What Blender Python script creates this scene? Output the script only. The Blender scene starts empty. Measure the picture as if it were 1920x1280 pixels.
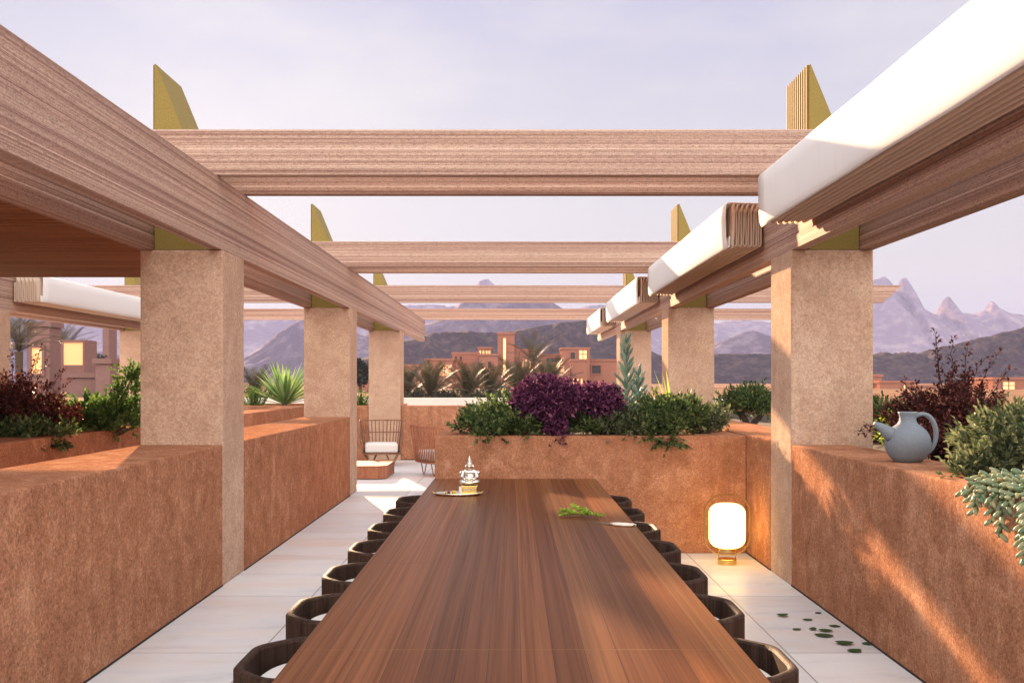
import bpy, bmesh, math, random
import numpy as np
from mathutils import Vector, Matrix, noise as mn
R = math.radians
PI = math.pi
S = bpy.context.scene
COL = S.collection
random.seed(7)
rng = np.random.default_rng(7)

# ------------------------------------------------------------------ camera
CAMH = 1.55
F = 1866.67            # focal length in photograph pixels
cd = bpy.data.cameras.new('camera'); cam = bpy.data.objects.new('camera', cd); COL.objects.link(cam)
cam.location = (0, 0, CAMH); cam.rotation_euler = (R(90), 0, 0)
cd.sensor_width = 36; cd.lens = 35; cd.shift_y = 75 / 1920
cd.clip_start = .05; cd.clip_end = 8000
S.camera = cam

def P(px, py, y):      # photograph pixel -> world point at depth y
    return Vector(((px - 960) / F * y, y, CAMH - (py - 715) / F * y))

# ------------------------------------------------------------------ light
SUN_AZ = -17         # degrees from +Y towards +X
SUN_EL = 15.5
S.view_settings.view_transform = 'Standard'; S.view_settings.look = 'None'
S.view_settings.exposure = 2.05; S.view_settings.gamma = 1
S.cycles.use_denoising = True
S.cycles.max_bounces = 8; S.cycles.diffuse_bounces = 4; S.cycles.volume_bounces = 1
S.cycles.sample_clamp_indirect = 6
sl = bpy.data.lights.new('sun', 'SUN'); so = bpy.data.objects.new('sun', sl); COL.objects.link(so)
sl.energy = 5.0; sl.angle = R(.9); sl.color = (1, .66, .38)
sdir = Vector((math.sin(R(SUN_AZ)) * math.cos(R(SUN_EL)), math.cos(R(SUN_AZ)) * math.cos(R(SUN_EL)), math.sin(R(SUN_EL))))
so.rotation_euler = sdir.to_track_quat('Z', 'Y').to_euler()

W = bpy.data.worlds.new('World'); S.world = W; W.use_nodes = True
nt = W.node_tree; nt.nodes.clear()
def wn(t, **k):
    n = nt.nodes.new(t)
    for a, b in k.items(): setattr(n, a, b)
    return n
out = wn('ShaderNodeOutputWorld'); bg1 = wn('ShaderNodeBackground'); bg2 = wn('ShaderNodeBackground'); add = wn('ShaderNodeAddShader')
sky = wn('ShaderNodeTexSky'); sky.sky_type = 'NISHITA'; sky.sun_disc = False
sky.sun_elevation = R(SUN_EL); sky.sun_rotation = R(SUN_AZ); sky.air_density = 1; sky.dust_density = .6
hsv = wn('ShaderNodeHueSaturation'); hsv.inputs['Saturation'].default_value = .7; hsv.inputs['Value'].default_value = .06; nt.links.new(sky.outputs[0], hsv.inputs['Color']); nt.links.new(hsv.outputs[0], bg1.inputs[0]); bg1.inputs[1].default_value = .05
geo = wn('ShaderNodeTexCoord'); sep = wn('ShaderNodeSeparateXYZ'); nt.links.new(geo.outputs['Generated'], sep.inputs[0])
ramp = wn('ShaderNodeValToRGB'); nt.links.new(sep.outputs[2], ramp.inputs[0])
cr = ramp.color_ramp
cr.elements[0].position = 0.0; cr.elements[0].color = (.98, .86, .74, 1)
cr.elements[1].position = .95; cr.elements[1].color = (1.30, 1.30, 1.42, 1)  # zenith above the view raised as added top fill
for p_, c_ in ((.10, (1.02, .96, .90, 1)), (.20, (.92, .90, .93, 1)), (.36, (.725, .72, .92, 1)), (.48, (.80, .80, .95, 1))):
    e = cr.elements.new(p_); e.color = c_
# soft high cloud veil
cn = wn('ShaderNodeTexNoise'); cn.inputs['Scale'].default_value = 3.2; cn.inputs['Detail'].default_value = 9; cn.inputs['Roughness'].default_value = .62
mp = wn('ShaderNodeMapping'); mp.inputs['Scale'].default_value = (1, 1, 3.2); nt.links.new(geo.outputs['Generated'], mp.inputs[0]); nt.links.new(mp.outputs[0], cn.inputs['Vector'])
cm = wn('ShaderNodeMapRange'); cm.inputs['From Min'].default_value = .45; cm.inputs['From Max'].default_value = .66; cm.inputs['To Max'].default_value = .65
nt.links.new(cn.outputs['Fac'], cm.inputs['Value'])
mixc = wn('ShaderNodeMix', data_type='RGBA'); nt.links.new(cm.outputs[0], mixc.inputs['Factor']); nt.links.new(ramp.outputs[0], mixc.inputs['A']); mixc.inputs['B'].default_value = (1.0, .965, .98, 1)
# unseen sky behind the viewer, brightened as added fill for surfaces facing the camera
bm_ = wn('ShaderNodeMapRange', interpolation_type='SMOOTHSTEP'); nt.links.new(sep.outputs[1], bm_.inputs['Value'])
bm_.inputs['From Min'].default_value = .25; bm_.inputs['From Max'].default_value = -.75; bm_.inputs['To Min'].default_value = 0; bm_.inputs['To Max'].default_value = 1
mulw = wn('ShaderNodeMix', data_type='RGBA'); nt.links.new(bm_.outputs[0], mulw.inputs['Factor']); nt.links.new(mixc.outputs['Result'], mulw.inputs['A']); mulw.inputs['B'].default_value = (3.75, 3.42, 3.05, 1)
mul = wn('ShaderNodeVectorMath', operation='SCALE'); nt.links.new(mulw.outputs['Result'], mul.inputs[0]); mul.inputs['Scale'].default_value = 1
nt.links.new(mul.outputs[0], bg2.inputs[0]); bg2.inputs[1].default_value = .195
nt.links.new(bg1.outputs[0], add.inputs[0]); nt.links.new(bg2.outputs[0], add.inputs[1]); nt.links.new(add.outputs[0], out.inputs[0])

# ------------------------------------------------------------------ materials
class M:
    def __init__(s, name):
        s.m = bpy.data.materials.new(name); s.m.use_nodes = True
        s.t = s.m.node_tree; s.t.nodes.clear()
        s.out = s.n('ShaderNodeOutputMaterial'); s.b = s.n('ShaderNodeBsdfPrincipled'); s.l(s.b.outputs[0], s.out.inputs[0])
        s.pos = None
    def n(s, t, **k):
        n = s.t.nodes.new(t)
        for a, b in k.items(): setattr(n, a, b)
        return n
    def l(s, a, b): s.t.links.new(a, b)
    def coord(s, scale=(1, 1, 1), obj=False):
        if obj: src = s.n('ShaderNodeTexCoord').outputs['Object']
        else: src = s.n('ShaderNodeNewGeometry').outputs['Position']
        m = s.n('ShaderNodeMapping'); m.inputs['Scale'].default_value = scale; s.l(src, m.inputs[0]); return m.outputs[0]
    def noise(s, vec, scale=1, detail=5, rough=.55, dist=0):
        n = s.n('ShaderNodeTexNoise'); s.l(vec, n.inputs['Vector'])
        n.inputs['Scale'].default_value = scale; n.inputs['Detail'].default_value = detail; n.inputs['Roughness'].default_value = rough; n.inputs['Distortion'].default_value = dist
        return n.outputs['Fac']
    def ramp(s, fac, stops):
        r = s.n('ShaderNodeValToRGB'); s.l(fac, r.inputs[0]); e = r.color_ramp.elements
        e[0].position, e[0].color = stops[0][0], (*stops[0][1], 1); e[1].position, e[1].color = stops[-1][0], (*stops[-1][1], 1)
        for p, c in stops[1:-1]:
            x = e.new(p); x.color = (*c, 1)
        return r.outputs[0]
    def mix(s, fac, a, b, mode='MIX'):
        m = s.n('ShaderNodeMix', data_type='RGBA', blend_type=mode)
        for v, k in ((fac, 'Factor'), (a, 'A'), (b, 'B')):
            if hasattr(v, 'is_output') or isinstance(v, bpy.types.NodeSocket): s.l(v, m.inputs[k])
            else: m.inputs[k].default_value = v if k == 'Factor' else (*v, 1)
        return m.outputs['Result']
    def rng(s, v, a, b, c=0, d=1):
        m = s.n('ShaderNodeMapRange'); s.l(v, m.inputs['Value'])
        for k, x in (('From Min', a), ('From Max', b), ('To Min', c), ('To Max', d)): m.inputs[k].default_value = x
        return m.outputs[0]
    def bump(s, h, strength=.3, dist=.01):
        b = s.n('ShaderNodeBump'); b.inputs['Strength'].default_value = strength; b.inputs['Distance'].default_value = dist
        s.l(h, b.inputs['Height']); s.l(b.outputs[0], s.b.inputs['Normal'])
    def col(s, c):
        if isinstance(c, tuple): s.b.inputs['Base Color'].default_value = (*c, 1)
        else: s.l(c, s.b.inputs['Base Color'])
    def set(s, **k):
        for a, v in k.items():
            i = s.b.inputs[a.replace('_', ' ')]
            if isinstance(v, tuple) and len(v) == 3: v = (*v, 1)
            i.default_value = v
        return s

def plaster(name, c_lo, c_mid, c_hi, streak=.35, grain=1.0, ms=40, cloud=.45):
    m = M(name); v = m.coord()
    big = m.noise(v, 1.7, 7, .62, .4); cl = m.noise(v, 6.5, 7, .68, .6); med = m.noise(v, ms, 7, .75); fine = m.noise(v, 85, 4, .78); pit = m.noise(v, 170, 2, .5)
    st = m.noise(m.coord((11, 11, .55)), 1, 7, .72)
    c = m.ramp(med, [(.34, m3(c_lo, c_mid, .4)), (.5, c_mid), (.66, m3(c_hi, c_mid, .35))])
    c = m.mix(m.rng(cl, .47, .72, 0, cloud), c, c_lo); c = m.mix(m.rng(cl, .46, .26, 0, cloud), c, c_hi)
    c = m.mix(m.rng(big, .42, .70, 0, .5), c, m3(c_lo, c_mid, .5)); c = m.mix(m.rng(big, .44, .24, 0, .5), c, c_hi)
    c = m.mix(m.rng(st, .50, .72, 0, streak), c, c_lo)
    g = m.ramp(fine, [(.36, (.45, .43, .42)), (.5, (1, 1, 1)), (.64, (1.42, 1.40, 1.38))])
    c = m.mix(.8 * grain, c, g, 'MULTIPLY')
    c = m.mix(m.rng(pit, .60, .72, 0, .5 * grain), c, tuple(x * .55 for x in c_lo))
    m.col(c); m.set(Roughness=1, Specular_IOR_Level=.0)
    m.bump(m.mix(.5, med, fine), .6, .005)
    return m.m
def m3(a, b, t): return tuple(x * (1 - t) + y * t for x, y in zip(a, b))
MT = {}
MT['terracotta'] = plaster('terracotta_plaster', (.25, .107, .058), (.435, .205, .12), (.63, .365, .235), .5, grain=.9, cloud=.8)
MT['stone'] = plaster('beige_stone', (.37, .235, .165), (.57, .40, .298), (.68, .53, .42), .2, grain=.6, cloud=.55)
MT['white_render'] = plaster('pale_render', (.6, .58, .54), (.68, .66, .62), (.75, .73, .70), .2, .4)
MT['mauve'] = plaster('dusty_pink_clay', (.21, .125, .115), (.255, .155, .14), (.30, .19, .17), .3, .3)
MT['town'] = plaster('town_clay', (.30, .13, .085), (.36, .165, .11), (.42, .205, .14), .3, .3)

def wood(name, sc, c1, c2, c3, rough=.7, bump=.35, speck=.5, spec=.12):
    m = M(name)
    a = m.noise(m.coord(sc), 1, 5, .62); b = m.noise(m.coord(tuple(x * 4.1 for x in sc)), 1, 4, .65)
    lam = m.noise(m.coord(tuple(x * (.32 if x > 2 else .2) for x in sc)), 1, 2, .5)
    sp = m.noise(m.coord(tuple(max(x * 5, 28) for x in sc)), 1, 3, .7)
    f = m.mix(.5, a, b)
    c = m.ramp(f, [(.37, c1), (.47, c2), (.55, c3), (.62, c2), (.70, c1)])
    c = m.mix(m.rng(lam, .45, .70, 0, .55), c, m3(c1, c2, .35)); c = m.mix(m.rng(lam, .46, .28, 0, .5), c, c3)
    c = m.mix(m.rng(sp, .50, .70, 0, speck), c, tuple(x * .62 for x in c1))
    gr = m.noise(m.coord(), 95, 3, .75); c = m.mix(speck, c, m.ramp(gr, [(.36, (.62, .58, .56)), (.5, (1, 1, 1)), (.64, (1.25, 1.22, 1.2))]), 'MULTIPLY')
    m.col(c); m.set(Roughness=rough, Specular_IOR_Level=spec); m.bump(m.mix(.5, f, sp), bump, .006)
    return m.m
LW = ((.19, .108, .088), (.415, .270, .222), (.64, .49, .41))
MT['wood_y'] = wood('laminated_timber_lengthwise', (30, .05, 38), *LW, speck=.65)
MT['wood_x'] = wood('laminated_timber_crosswise', (.05, 30, 38), *LW, speck=.65)
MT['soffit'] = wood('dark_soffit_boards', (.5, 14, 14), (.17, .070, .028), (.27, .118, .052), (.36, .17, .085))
MT['coffee'] = wood('red_slatted_wood', (18, 18, .6), (.26, .10, .06), (.38, .17, .10), (.46, .22, .14))
MT['rattan'] = wood('rattan', (30, 30, 3), (.18, .085, .052), (.29, .145, .09), (.37, .20, .13))
MT['chair'] = wood('dark_walnut_slats', (60, 60, 1.2), (.021, .012, .009), (.045, .026, .019), (.075, .045, .033), .6, bump=.6, speck=.3)

def table_mat():
    m = M('table_planks'); src = m.coord(obj=True)
    sx = m.n('ShaderNodeSeparateXYZ'); m.l(src, sx.inputs[0])
    dv = m.n('ShaderNodeMath', operation='DIVIDE'); m.l(sx.outputs[0], dv.inputs[0]); dv.inputs[1].default_value = .096
    # plank widths vary a little
    fl = m.n('ShaderNodeMath', operation='FLOOR'); m.l(dv.outputs[0], fl.inputs[0])
    wnz = m.n('ShaderNodeTexWhiteNoise', noise_dimensions='1D'); m.l(fl.outputs[0], wnz.inputs['W'])
    shift = m.n('ShaderNodeCombineXYZ'); 
    mm = m.n('ShaderNodeMath', operation='MULTIPLY'); m.l(wnz.outputs['Value'], mm.inputs[0]); mm.inputs[1].default_value = 37
    m.l(mm.outputs[0], shift.inputs[1])
    va = m.n('ShaderNodeVectorMath', operation='ADD'); m.l(src, va.inputs[0]); m.l(shift.outputs[0], va.inputs[1])
    mp1 = m.n('ShaderNodeMapping'); mp1.inputs['Scale'].default_value = (34, .16, 8); m.l(va.outputs[0], mp1.inputs[0])
    mp2 = m.n('ShaderNodeMapping'); mp2.inputs['Scale'].default_value = (130, .8, 8); m.l(va.outputs[0], mp2.inputs[0])
    g1 = m.noise(mp1.outputs[0], 1, 6, .62, .3); g2 = m.noise(mp2.outputs[0], 1, 4, .6)
    base = m.ramp(wnz.outputs['Value'], [(0, (.115, .041, .016)), (.3, (.165, .058, .021)), (.55, (.20, .072, .026)), (.8, (.135, .052, .021)), (1, (.25, .108, .043))])
    g = m.mix(.5, g1, g2)
    c = m.mix(.95, base, m.ramp(g, [(.33, (.58, .54, .50)), (.5, (1, 1, 1)), (.66, (1.4, 1.38, 1.32))]), 'MULTIPLY')
    fr = m.n('ShaderNodeMath', operation='FRACT'); m.l(dv.outputs[0], fr.inputs[0])
    edge = m.n('ShaderNodeMath', operation='LESS_THAN'); m.l(fr.outputs[0], edge.inputs[0]); edge.inputs[1].default_value = .022
    c = m.mix(edge.outputs[0], c, (.05, .022, .014))
    m.col(c); m.set(Specular_IOR_Level=.05)
    m.l(m.rng(g, .3, .7, .40, .28), m.b.inputs['Roughness']); m.bump(g, .12, .003)
    return m.m
MT['table'] = table_mat()

def marble():
    m = M('white_marble_tiles'); 
    v = m.coord((.8, 2.0, 1)); a = m.noise(v, 1.6, 8, .66, .5); b = m.noise(v, .7, 5, .6); d = m.noise(m.coord(), 60, 3, .6)
    c = m.ramp(a, [(.30, (.60, .635, .69)), (.45, (.77, .815, .865)), (.62, (.83, .87, .91)), (.75, (.79, .78, .78))])
    c = m.mix(m.rng(b, .46, .68, 0, .7), c, (.80, .68, .62))
    c = m.mix(m.rng(d, .55, .75, 0, .18), c, (.5, .5, .52))
    sx = m.n('ShaderNodeSeparateXYZ'); m.l(m.n('ShaderNodeNewGeometry').outputs['Position'], sx.inputs[0])
    lines = []; floors = []
    for ax, off, per in ((0, 1.45 + 1.51 * 20, 1.51), (1, 1.51 * 20 + .35, 1.51)):
        ad = m.n('ShaderNodeMath', operation='ADD'); m.l(sx.outputs[ax], ad.inputs[0]); ad.inputs[1].default_value = off
        dv = m.n('ShaderNodeMath', operation='DIVIDE'); m.l(ad.outputs[0], dv.inputs[0]); dv.inputs[1].default_value = per
        fl_ = m.n('ShaderNodeMath', operation='FLOOR'); m.l(dv.outputs[0], fl_.inputs[0]); floors.append(fl_.outputs[0])
        fr = m.n('ShaderNodeMath', operation='FRACT'); m.l(dv.outputs[0], fr.inputs[0])
        lt = m.n('ShaderNodeMath', operation='LESS_THAN'); m.l(fr.outputs[0], lt.inputs[0]); lt.inputs[1].default_value = .006
        lines.append(lt.outputs[0])
    cmb = m.n('ShaderNodeCombineXYZ')
    for k, f_ in enumerate(floors): m.l(f_, cmb.inputs[k])
    wt = m.n('ShaderNodeTexWhiteNoise', noise_dimensions='2D'); m.l(cmb.outputs[0], wt.inputs['Vector'])
    c = m.mix(1.0, c, m.ramp(wt.outputs['Value'], [(0, (.86, .86, .87)), (1, (1.02, 1.01, 1.0))]), 'MULTIPLY')
    mx = m.n('ShaderNodeMath', operation='MAXIMUM'); m.l(lines[0], mx.inputs[0]); m.l(lines[1], mx.inputs[1])
    c = m.mix(mx.outputs[0], c, (.30, .29, .28))
    m.col(c); m.set(Specular_IOR_Level=.4); m.l(m.rng(a, .3, .7, .5, .3), m.b.inputs['Roughness']); m.bump(d, .05, .002)
    return m.m
MT['marble'] = marble()

def fabric(name, c, trans=.25, sc=260):
    m = M(name); v = m.coord(); n1 = m.noise(v, sc, 2, .5); n2 = m.noise(m.coord((40, 40, 3)), 1, 4, .6)
    cc = m.mix(m.rng(n1, .4, .7, 0, .14), c, tuple(x * .7 for x in c)); cc = m.mix(m.rng(n2, .45, .75, 0, .16), cc, tuple(x * .72 for x in c))
    m.col(cc); m.set(Roughness=.95, Specular_IOR_Level=.1); m.bump(m.mix(.6, n1, n2), .25, .004)
    if trans:
        tr = m.n('ShaderNodeBsdfTranslucent'); m.l(cc, tr.inputs[0]); mx = m.n('ShaderNodeMixShader'); mx.inputs[0].default_value = trans
        m.l(m.b.outputs[0], mx.inputs[1]); m.l(tr.outputs[0], mx.inputs[2]); m.l(mx.outputs[0], m.out.inputs[0])
    return m.m
MT['canvas'] = fabric('white_canvas', (.92, .945, .965), .12)
MT['canvas_shade'] = fabric('canvas_shade_tint', (.60, .47, .385), 0)  # white canopy canvas with shade and warm bounce put into its colour
MT['cushion'] = fabric('white_cushion_cloth', (.78, .77, .76), 0)

def simple(name, c, rough=.5, metal=0, nz=None, spec=.4, var=.25):
    m = M(name); n1 = m.noise(m.coord(), nz or 40, 5, .6)
    m.col(m.mix(m.rng(n1, .35, .7, 0, 1), c, tuple(x * (1 - var) for x in c))); m.set(Roughness=rough, Metallic=metal, Specular_IOR_Level=spec); m.bump(n1, .12, .003)
    return m.m
MT['fin'] = simple('olive_brass', (.33, .26, .08), .6, 0, 120, spec=.1, var=.4)
MT['fin_rib'] = simple('brown_brass_ribs', (.24, .165, .055), .7, 0, 120, spec=.05, var=.4)
MT['inlay'] = simple('dull_bronze_inlay', (.30, .16, .06), .6, 0, 30, var=.3)
MT['brass'] = simple('polished_brass', (.78, .56, .20), .25, 1, 30, var=.1)
MT['silver'] = simple('silver', (.80, .77, .70), .22, 1, 60, var=.15)
MT['glaze'] = simple('blue_grey_stoneware', (.22, .265, .325), .6, 0, 160, var=.28)
MT['soil'] = simple('dark_soil', (.06, .04, .028), .95, 0, 60)
MT['bark'] = simple('bark', (.12, .085, .06), .9, 0, 40)
MT['darkstem'] = simple('dark_stem', (.035, .022, .02), .8, 0, 60)
MT['frame'] = simple('dark_opening', (.05, .04, .038), .6)
MT['yellow'] = simple('yellow_petals', (.85, .62, .04), .6)
MT['wax'] = simple('white_wax', (.85, .8, .7), .4)
MT['redp'] = simple('dried_red_petals', (.30, .05, .035), .6)

def emit(name, c, s):
    m = M(name); m.set(Base_Color=c, Emission_Color=c, Emission_Strength=s, Roughness=.6); return m.m
MT['lampglow'] = emit('lit_lamp_shade', (1, .62, .17), 1.35)
MT['winlit'] = emit('lit_window', (1, .55, .22), .34)
MT['softglow'] = emit('recess_and_sunlit_glow', (1, .50, .22), .15)  # glowing recesses; also sunlight on a house face put in as glow

def leaf(name, stops, trans=.42, rough=.5):
    m = M(name); g = m.n('ShaderNodeNewGeometry')
    c = m.ramp(g.outputs['Random Per Island'], stops)
    m.col(c); m.set(Roughness=rough, Specular_IOR_Level=.22)
    tr = m.n('ShaderNodeBsdfTranslucent'); m.l(c, tr.inputs[0]); mx = m.n('ShaderNodeMixShader'); mx.inputs[0].default_value = trans
    m.l(m.b.outputs[0], mx.inputs[1]); m.l(tr.outputs[0], mx.inputs[2]); m.l(mx.outputs[0], m.out.inputs[0])
    return m.m
MT['l_green'] = leaf('shrub_leaf', [(0, (.030, .060, .022)), (.4, (.075, .128, .042)), (.75, (.155, .225, .075)), (1, (.30, .36, .15))])
MT['l_fresh'] = leaf('fresh_leaf', [(0, (.05, .12, .03)), (.5, (.10, .21, .05)), (1, (.22, .34, .09))])
MT['l_grey'] = leaf('grey_green_leaf', [(0, (.045, .070, .036)), (.5, (.11, .145, .07)), (1, (.26, .28, .15))])
MT['l_red'] = leaf('dark_red_leaf', [(0, (.028, .009, .010)), (.5, (.095, .024, .020)), (.85, (.19, .048, .036)), (1, (.30, .13, .10))], .25, .4)
MT['l_purple'] = leaf('purple_leaf', [(0, (.030, .008, .034)), (.4, (.10, .026, .085)), (.75, (.21, .055, .145)), (1, (.42, .17, .29))], .3, .4)
MT['l_lime'] = leaf('lime_blade', [(0, (.22, .36, .04)), (.5, (.36, .52, .07)), (1, (.55, .66, .14))], .45)
MT['l_yucca'] = leaf('yucca_blade', [(0, (.14, .27, .08)), (.5, (.28, .46, .15)), (1, (.52, .66, .34))], .35)
MT['l_succ'] = leaf('blue_green_succulent', [(0, (.10, .19, .15)), (.5, (.19, .31, .25)), (1, (.33, .45, .36))], .12, .45)
MT['l_burro'] = leaf('plump_succulent', [(0, (.13, .21, .13)), (.5, (.245, .305, .19)), (.85, (.37, .40, .245)), (1, (.44, .39, .19))], .1, .4)
MT['l_palm'] = leaf('palm_leaflet', [(0, (.030, .036, .020)), (.5, (.055, .060, .030)), (1, (.12, .11, .055))], .2)
MT['l_fallen'] = leaf('fallen_leaf', [(0, (.03, .075, .03)), (1, (.05, .11, .04))], .15)
MT['l_tree'] = leaf('far_tree_leaf', [(0, (.03, .035, .03)), (1, (.07, .075, .05))], .2)

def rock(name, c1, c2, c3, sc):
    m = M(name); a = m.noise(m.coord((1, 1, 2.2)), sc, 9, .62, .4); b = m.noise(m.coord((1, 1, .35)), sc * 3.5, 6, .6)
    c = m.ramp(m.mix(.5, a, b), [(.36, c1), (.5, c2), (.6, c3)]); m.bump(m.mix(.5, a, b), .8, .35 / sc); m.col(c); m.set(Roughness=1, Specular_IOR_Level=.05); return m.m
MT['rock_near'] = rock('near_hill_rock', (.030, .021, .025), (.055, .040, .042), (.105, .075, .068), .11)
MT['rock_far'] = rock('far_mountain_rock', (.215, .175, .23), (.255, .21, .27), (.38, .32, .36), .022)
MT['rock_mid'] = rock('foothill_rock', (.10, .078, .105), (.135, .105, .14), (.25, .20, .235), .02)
MT['sand'] = rock('sandy_ground', (.17, .085, .05), (.25, .135, .08), (.33, .20, .125), .25)

# ------------------------------------------------------------------ mesh helpers
class MB:
    def __init__(s): s.v = []; s.f = []
    def add(s, v, f):
        o = len(s.v); s.v += [tuple(x) for x in v]; s.f += [tuple(i + o for i in q) for q in f]; return s
    def box(s, a, b, bev=0.0, seg=1):
        x0, y0, z0 = [min(p, q) for p, q in zip(a, b)]; x1, y1, z1 = [max(p, q) for p, q in zip(a, b)]
        v = [(x0, y0, z0), (x1, y0, z0), (x1, y1, z0), (x0, y1, z0), (x0, y0, z1), (x1, y0, z1), (x1, y1, z1), (x0, y1, z1)]
        f = [(0, 3, 2, 1), (4, 5, 6, 7), (0, 1, 5, 4), (1, 2, 6, 5), (2, 3, 7, 6), (3, 0, 4, 7)]
        if bev:
            bm = bmesh.new(); vs = [bm.verts.new(p) for p in v]
            for q in f: bm.faces.new([vs[i] for i in q])
            bmesh.ops.bevel(bm, geom=list(bm.edges), offset=bev, segments=seg, affect='EDGES', profile=.6)
            bm.verts.index_update(); v = [p.co[:] for p in bm.verts]; f = [[q.index for q in g.verts] for g in bm.faces]; bm.free()
        return s.add(v, f)
    def tube(s, pts, r, n=8, cap=True, flat=None):
        pts = [Vector(p) for p in pts]; k = len(pts); rs = r if isinstance(r, (list, tuple)) else [r] * k
        v = []; f = []; t0 = (pts[1] - pts[0]).normalized(); up = Vector((0, 0, 1)) if abs(t0.z) < .9 else Vector((0, 1, 0))
        a = t0.cross(up).normalized()
        for i, p in enumerate(pts):
            t = (pts[min(i + 1, k - 1)] - pts[max(i - 1, 0)]).normalized(); a = (a - t * a.dot(t)).normalized(); b = t.cross(a)
            for j in range(n):
                w = 2 * PI * j / n; v.append(p + (a * math.cos(w) + b * math.sin(w)) * rs[i])
        for i in range(k - 1):
            for j in range(n): f.append((i * n + j, i * n + (j + 1) % n, (i + 1) * n + (j + 1) % n, (i + 1) * n + j))
        if cap: f.append(tuple(range(n))[::-1]); f.append(tuple((k - 1) * n + j for j in range(n)))
        return s.add(v, f)
    def lathe(s, prof, c=(0, 0, 0), n=32):
        v = []; f = []; k = len(prof)
        for r, z in prof:
            for j in range(n): w = 2 * PI * j / n; v.append((c[0] + r * math.cos(w), c[1] + r * math.sin(w), c[2] + z))
        for i in range(k - 1):
            for j in range(n): f.append((i * n + j, i * n + (j + 1) % n, (i + 1) * n + (j + 1) % n, (i + 1) * n + j))
        f.append(tuple(range(n))[::-1]); f.append(tuple((k - 1) * n + j for j in range(n)))
        return s.add(v, f)
    def prism(s, poly, axis, a, b):   # poly of 2-D points extruded along axis from a to b
        n = len(poly)
        def p3(u, w, t): return {'x': (t, u, w), 'y': (u, t, w), 'z': (u, w, t)}[axis]
        v = [p3(u, w, a) for u, w in poly] + [p3(u, w, b) for u, w in poly]
        f = [tuple(range(n)), tuple(range(2 * n - 1, n - 1, -1))] + [(i, i + n, (i + 1) % n + n, (i + 1) % n) for i in range(n)]
        return s.add(v, f)
    def ball(s, c, r, n=12, m=8, rot=None):
        r = r if isinstance(r, (list, tuple)) else (r, r, r); v = []; f = []
        for i in range(1, m):
            t = PI * i / m
            for j in range(n):
                w = 2 * PI * j / n; q = Vector((r[0] * math.sin(t) * math.cos(w), r[1] * math.sin(t) * math.sin(w), r[2] * math.cos(t)))
                if rot: q = rot @ q
                v.append(q + Vector(c))
        top = Vector((0, 0, r[2])); bot = Vector((0, 0, -r[2]))
        if rot: top = rot @ top; bot = rot @ bot
        v += [top + Vector(c), bot + Vector(c)]; T = len(v) - 2
        for i in range(m - 2):
            for j in range(n): f.append((i * n + j, (i + 1) * n + j, (i + 1) * n + (j + 1) % n, i * n + (j + 1) % n))
        for j in range(n): f.append((T, j, (j + 1) % n)); f.append((T + 1, (m - 2) * n + (j + 1) % n, (m - 2) * n + j))
        return s.add(v, f)

def tag(o, label=None, cat=None, group=None, kind=None):
    for k, v in (('label', label), ('category', cat), ('group', group), ('kind', kind)):
        if v: o[k] = v
    return o
def obj(name, mb, mat, parent=None, smooth=False, world=True):
    me = bpy.data.meshes.new(name); v = np.array(mb.v, dtype=float)
    if parent is not None and world: v = v - np.array(wloc(parent))
    me.from_pydata(v.tolist(), [], mb.f); me.materials.append(MT[mat] if isinstance(mat, str) else mat)
    bm = bmesh.new(); bm.from_mesh(me); bmesh.ops.recalc_face_normals(bm, faces=bm.faces); bm.to_mesh(me); bm.free()
    if smooth:
        for p in me.polygons: p.use_smooth = True
    o = bpy.data.objects.new(name, me); COL.objects.link(o)
    if parent is not None: o.parent = parent
    return o
def wloc(o):
    v = Vector(o.location)
    while o.parent: o = o.parent; v += o.location
    return v
def thing(name, label, cat, loc=(0, 0, 0), rz=0, group=None):
    o = bpy.data.objects.new(name, None); COL.objects.link(o); o.location = loc; o.rotation_euler = (0, 0, rz); o.empty_display_size = .1
    return tag(o, label, cat, group)
def single(name, mb, mat, label, cat, group=None, smooth=False):
    v = np.array(mb.v, dtype=float); lo = v.min(0); hi = v.max(0); base = ((lo[0] + hi[0]) / 2, (lo[1] + hi[1]) / 2, lo[2])
    m2 = MB(); m2.v = (v - np.array(base)).tolist(); m2.f = mb.f
    o = obj(name, m2, mat, smooth=smooth); o.location = base; return tag(o, label, cat, group)
def struct(name, mb, mat, smooth=False): return tag(obj(name, mb, mat, smooth=smooth), kind='structure')
def dup(root, loc, rz=None, label=None, group=None, sc=None):
    r = root.copy(); COL.objects.link(r); r.location = loc
    if rz is not None: r.rotation_euler = (0, 0, rz)
    if sc is not None: r.scale = (sc, sc, sc)
    if label: r['label'] = label
    if group: r['group'] = group
    for ch in list(root.children):
        c = ch.copy(); COL.objects.link(c); c.parent = r
        for g in ch.children:
            d = g.copy(); COL.objects.link(d); d.parent = c
    return r

# ================================================================== SETTING
COLY = (7.56, 13.5, 19.6); CD = .60           # column fronts and depth
LX0, LX1 = -2.825, -2.195                     # left row of columns
RX0, RX1 = 2.12, 2.745                        # right row
PX0, PX1 = -7.73, -7.10                       # far left row
COLTOP = 2.55; BT = 3.09; CT = 3.43; WT = 1.07

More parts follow.
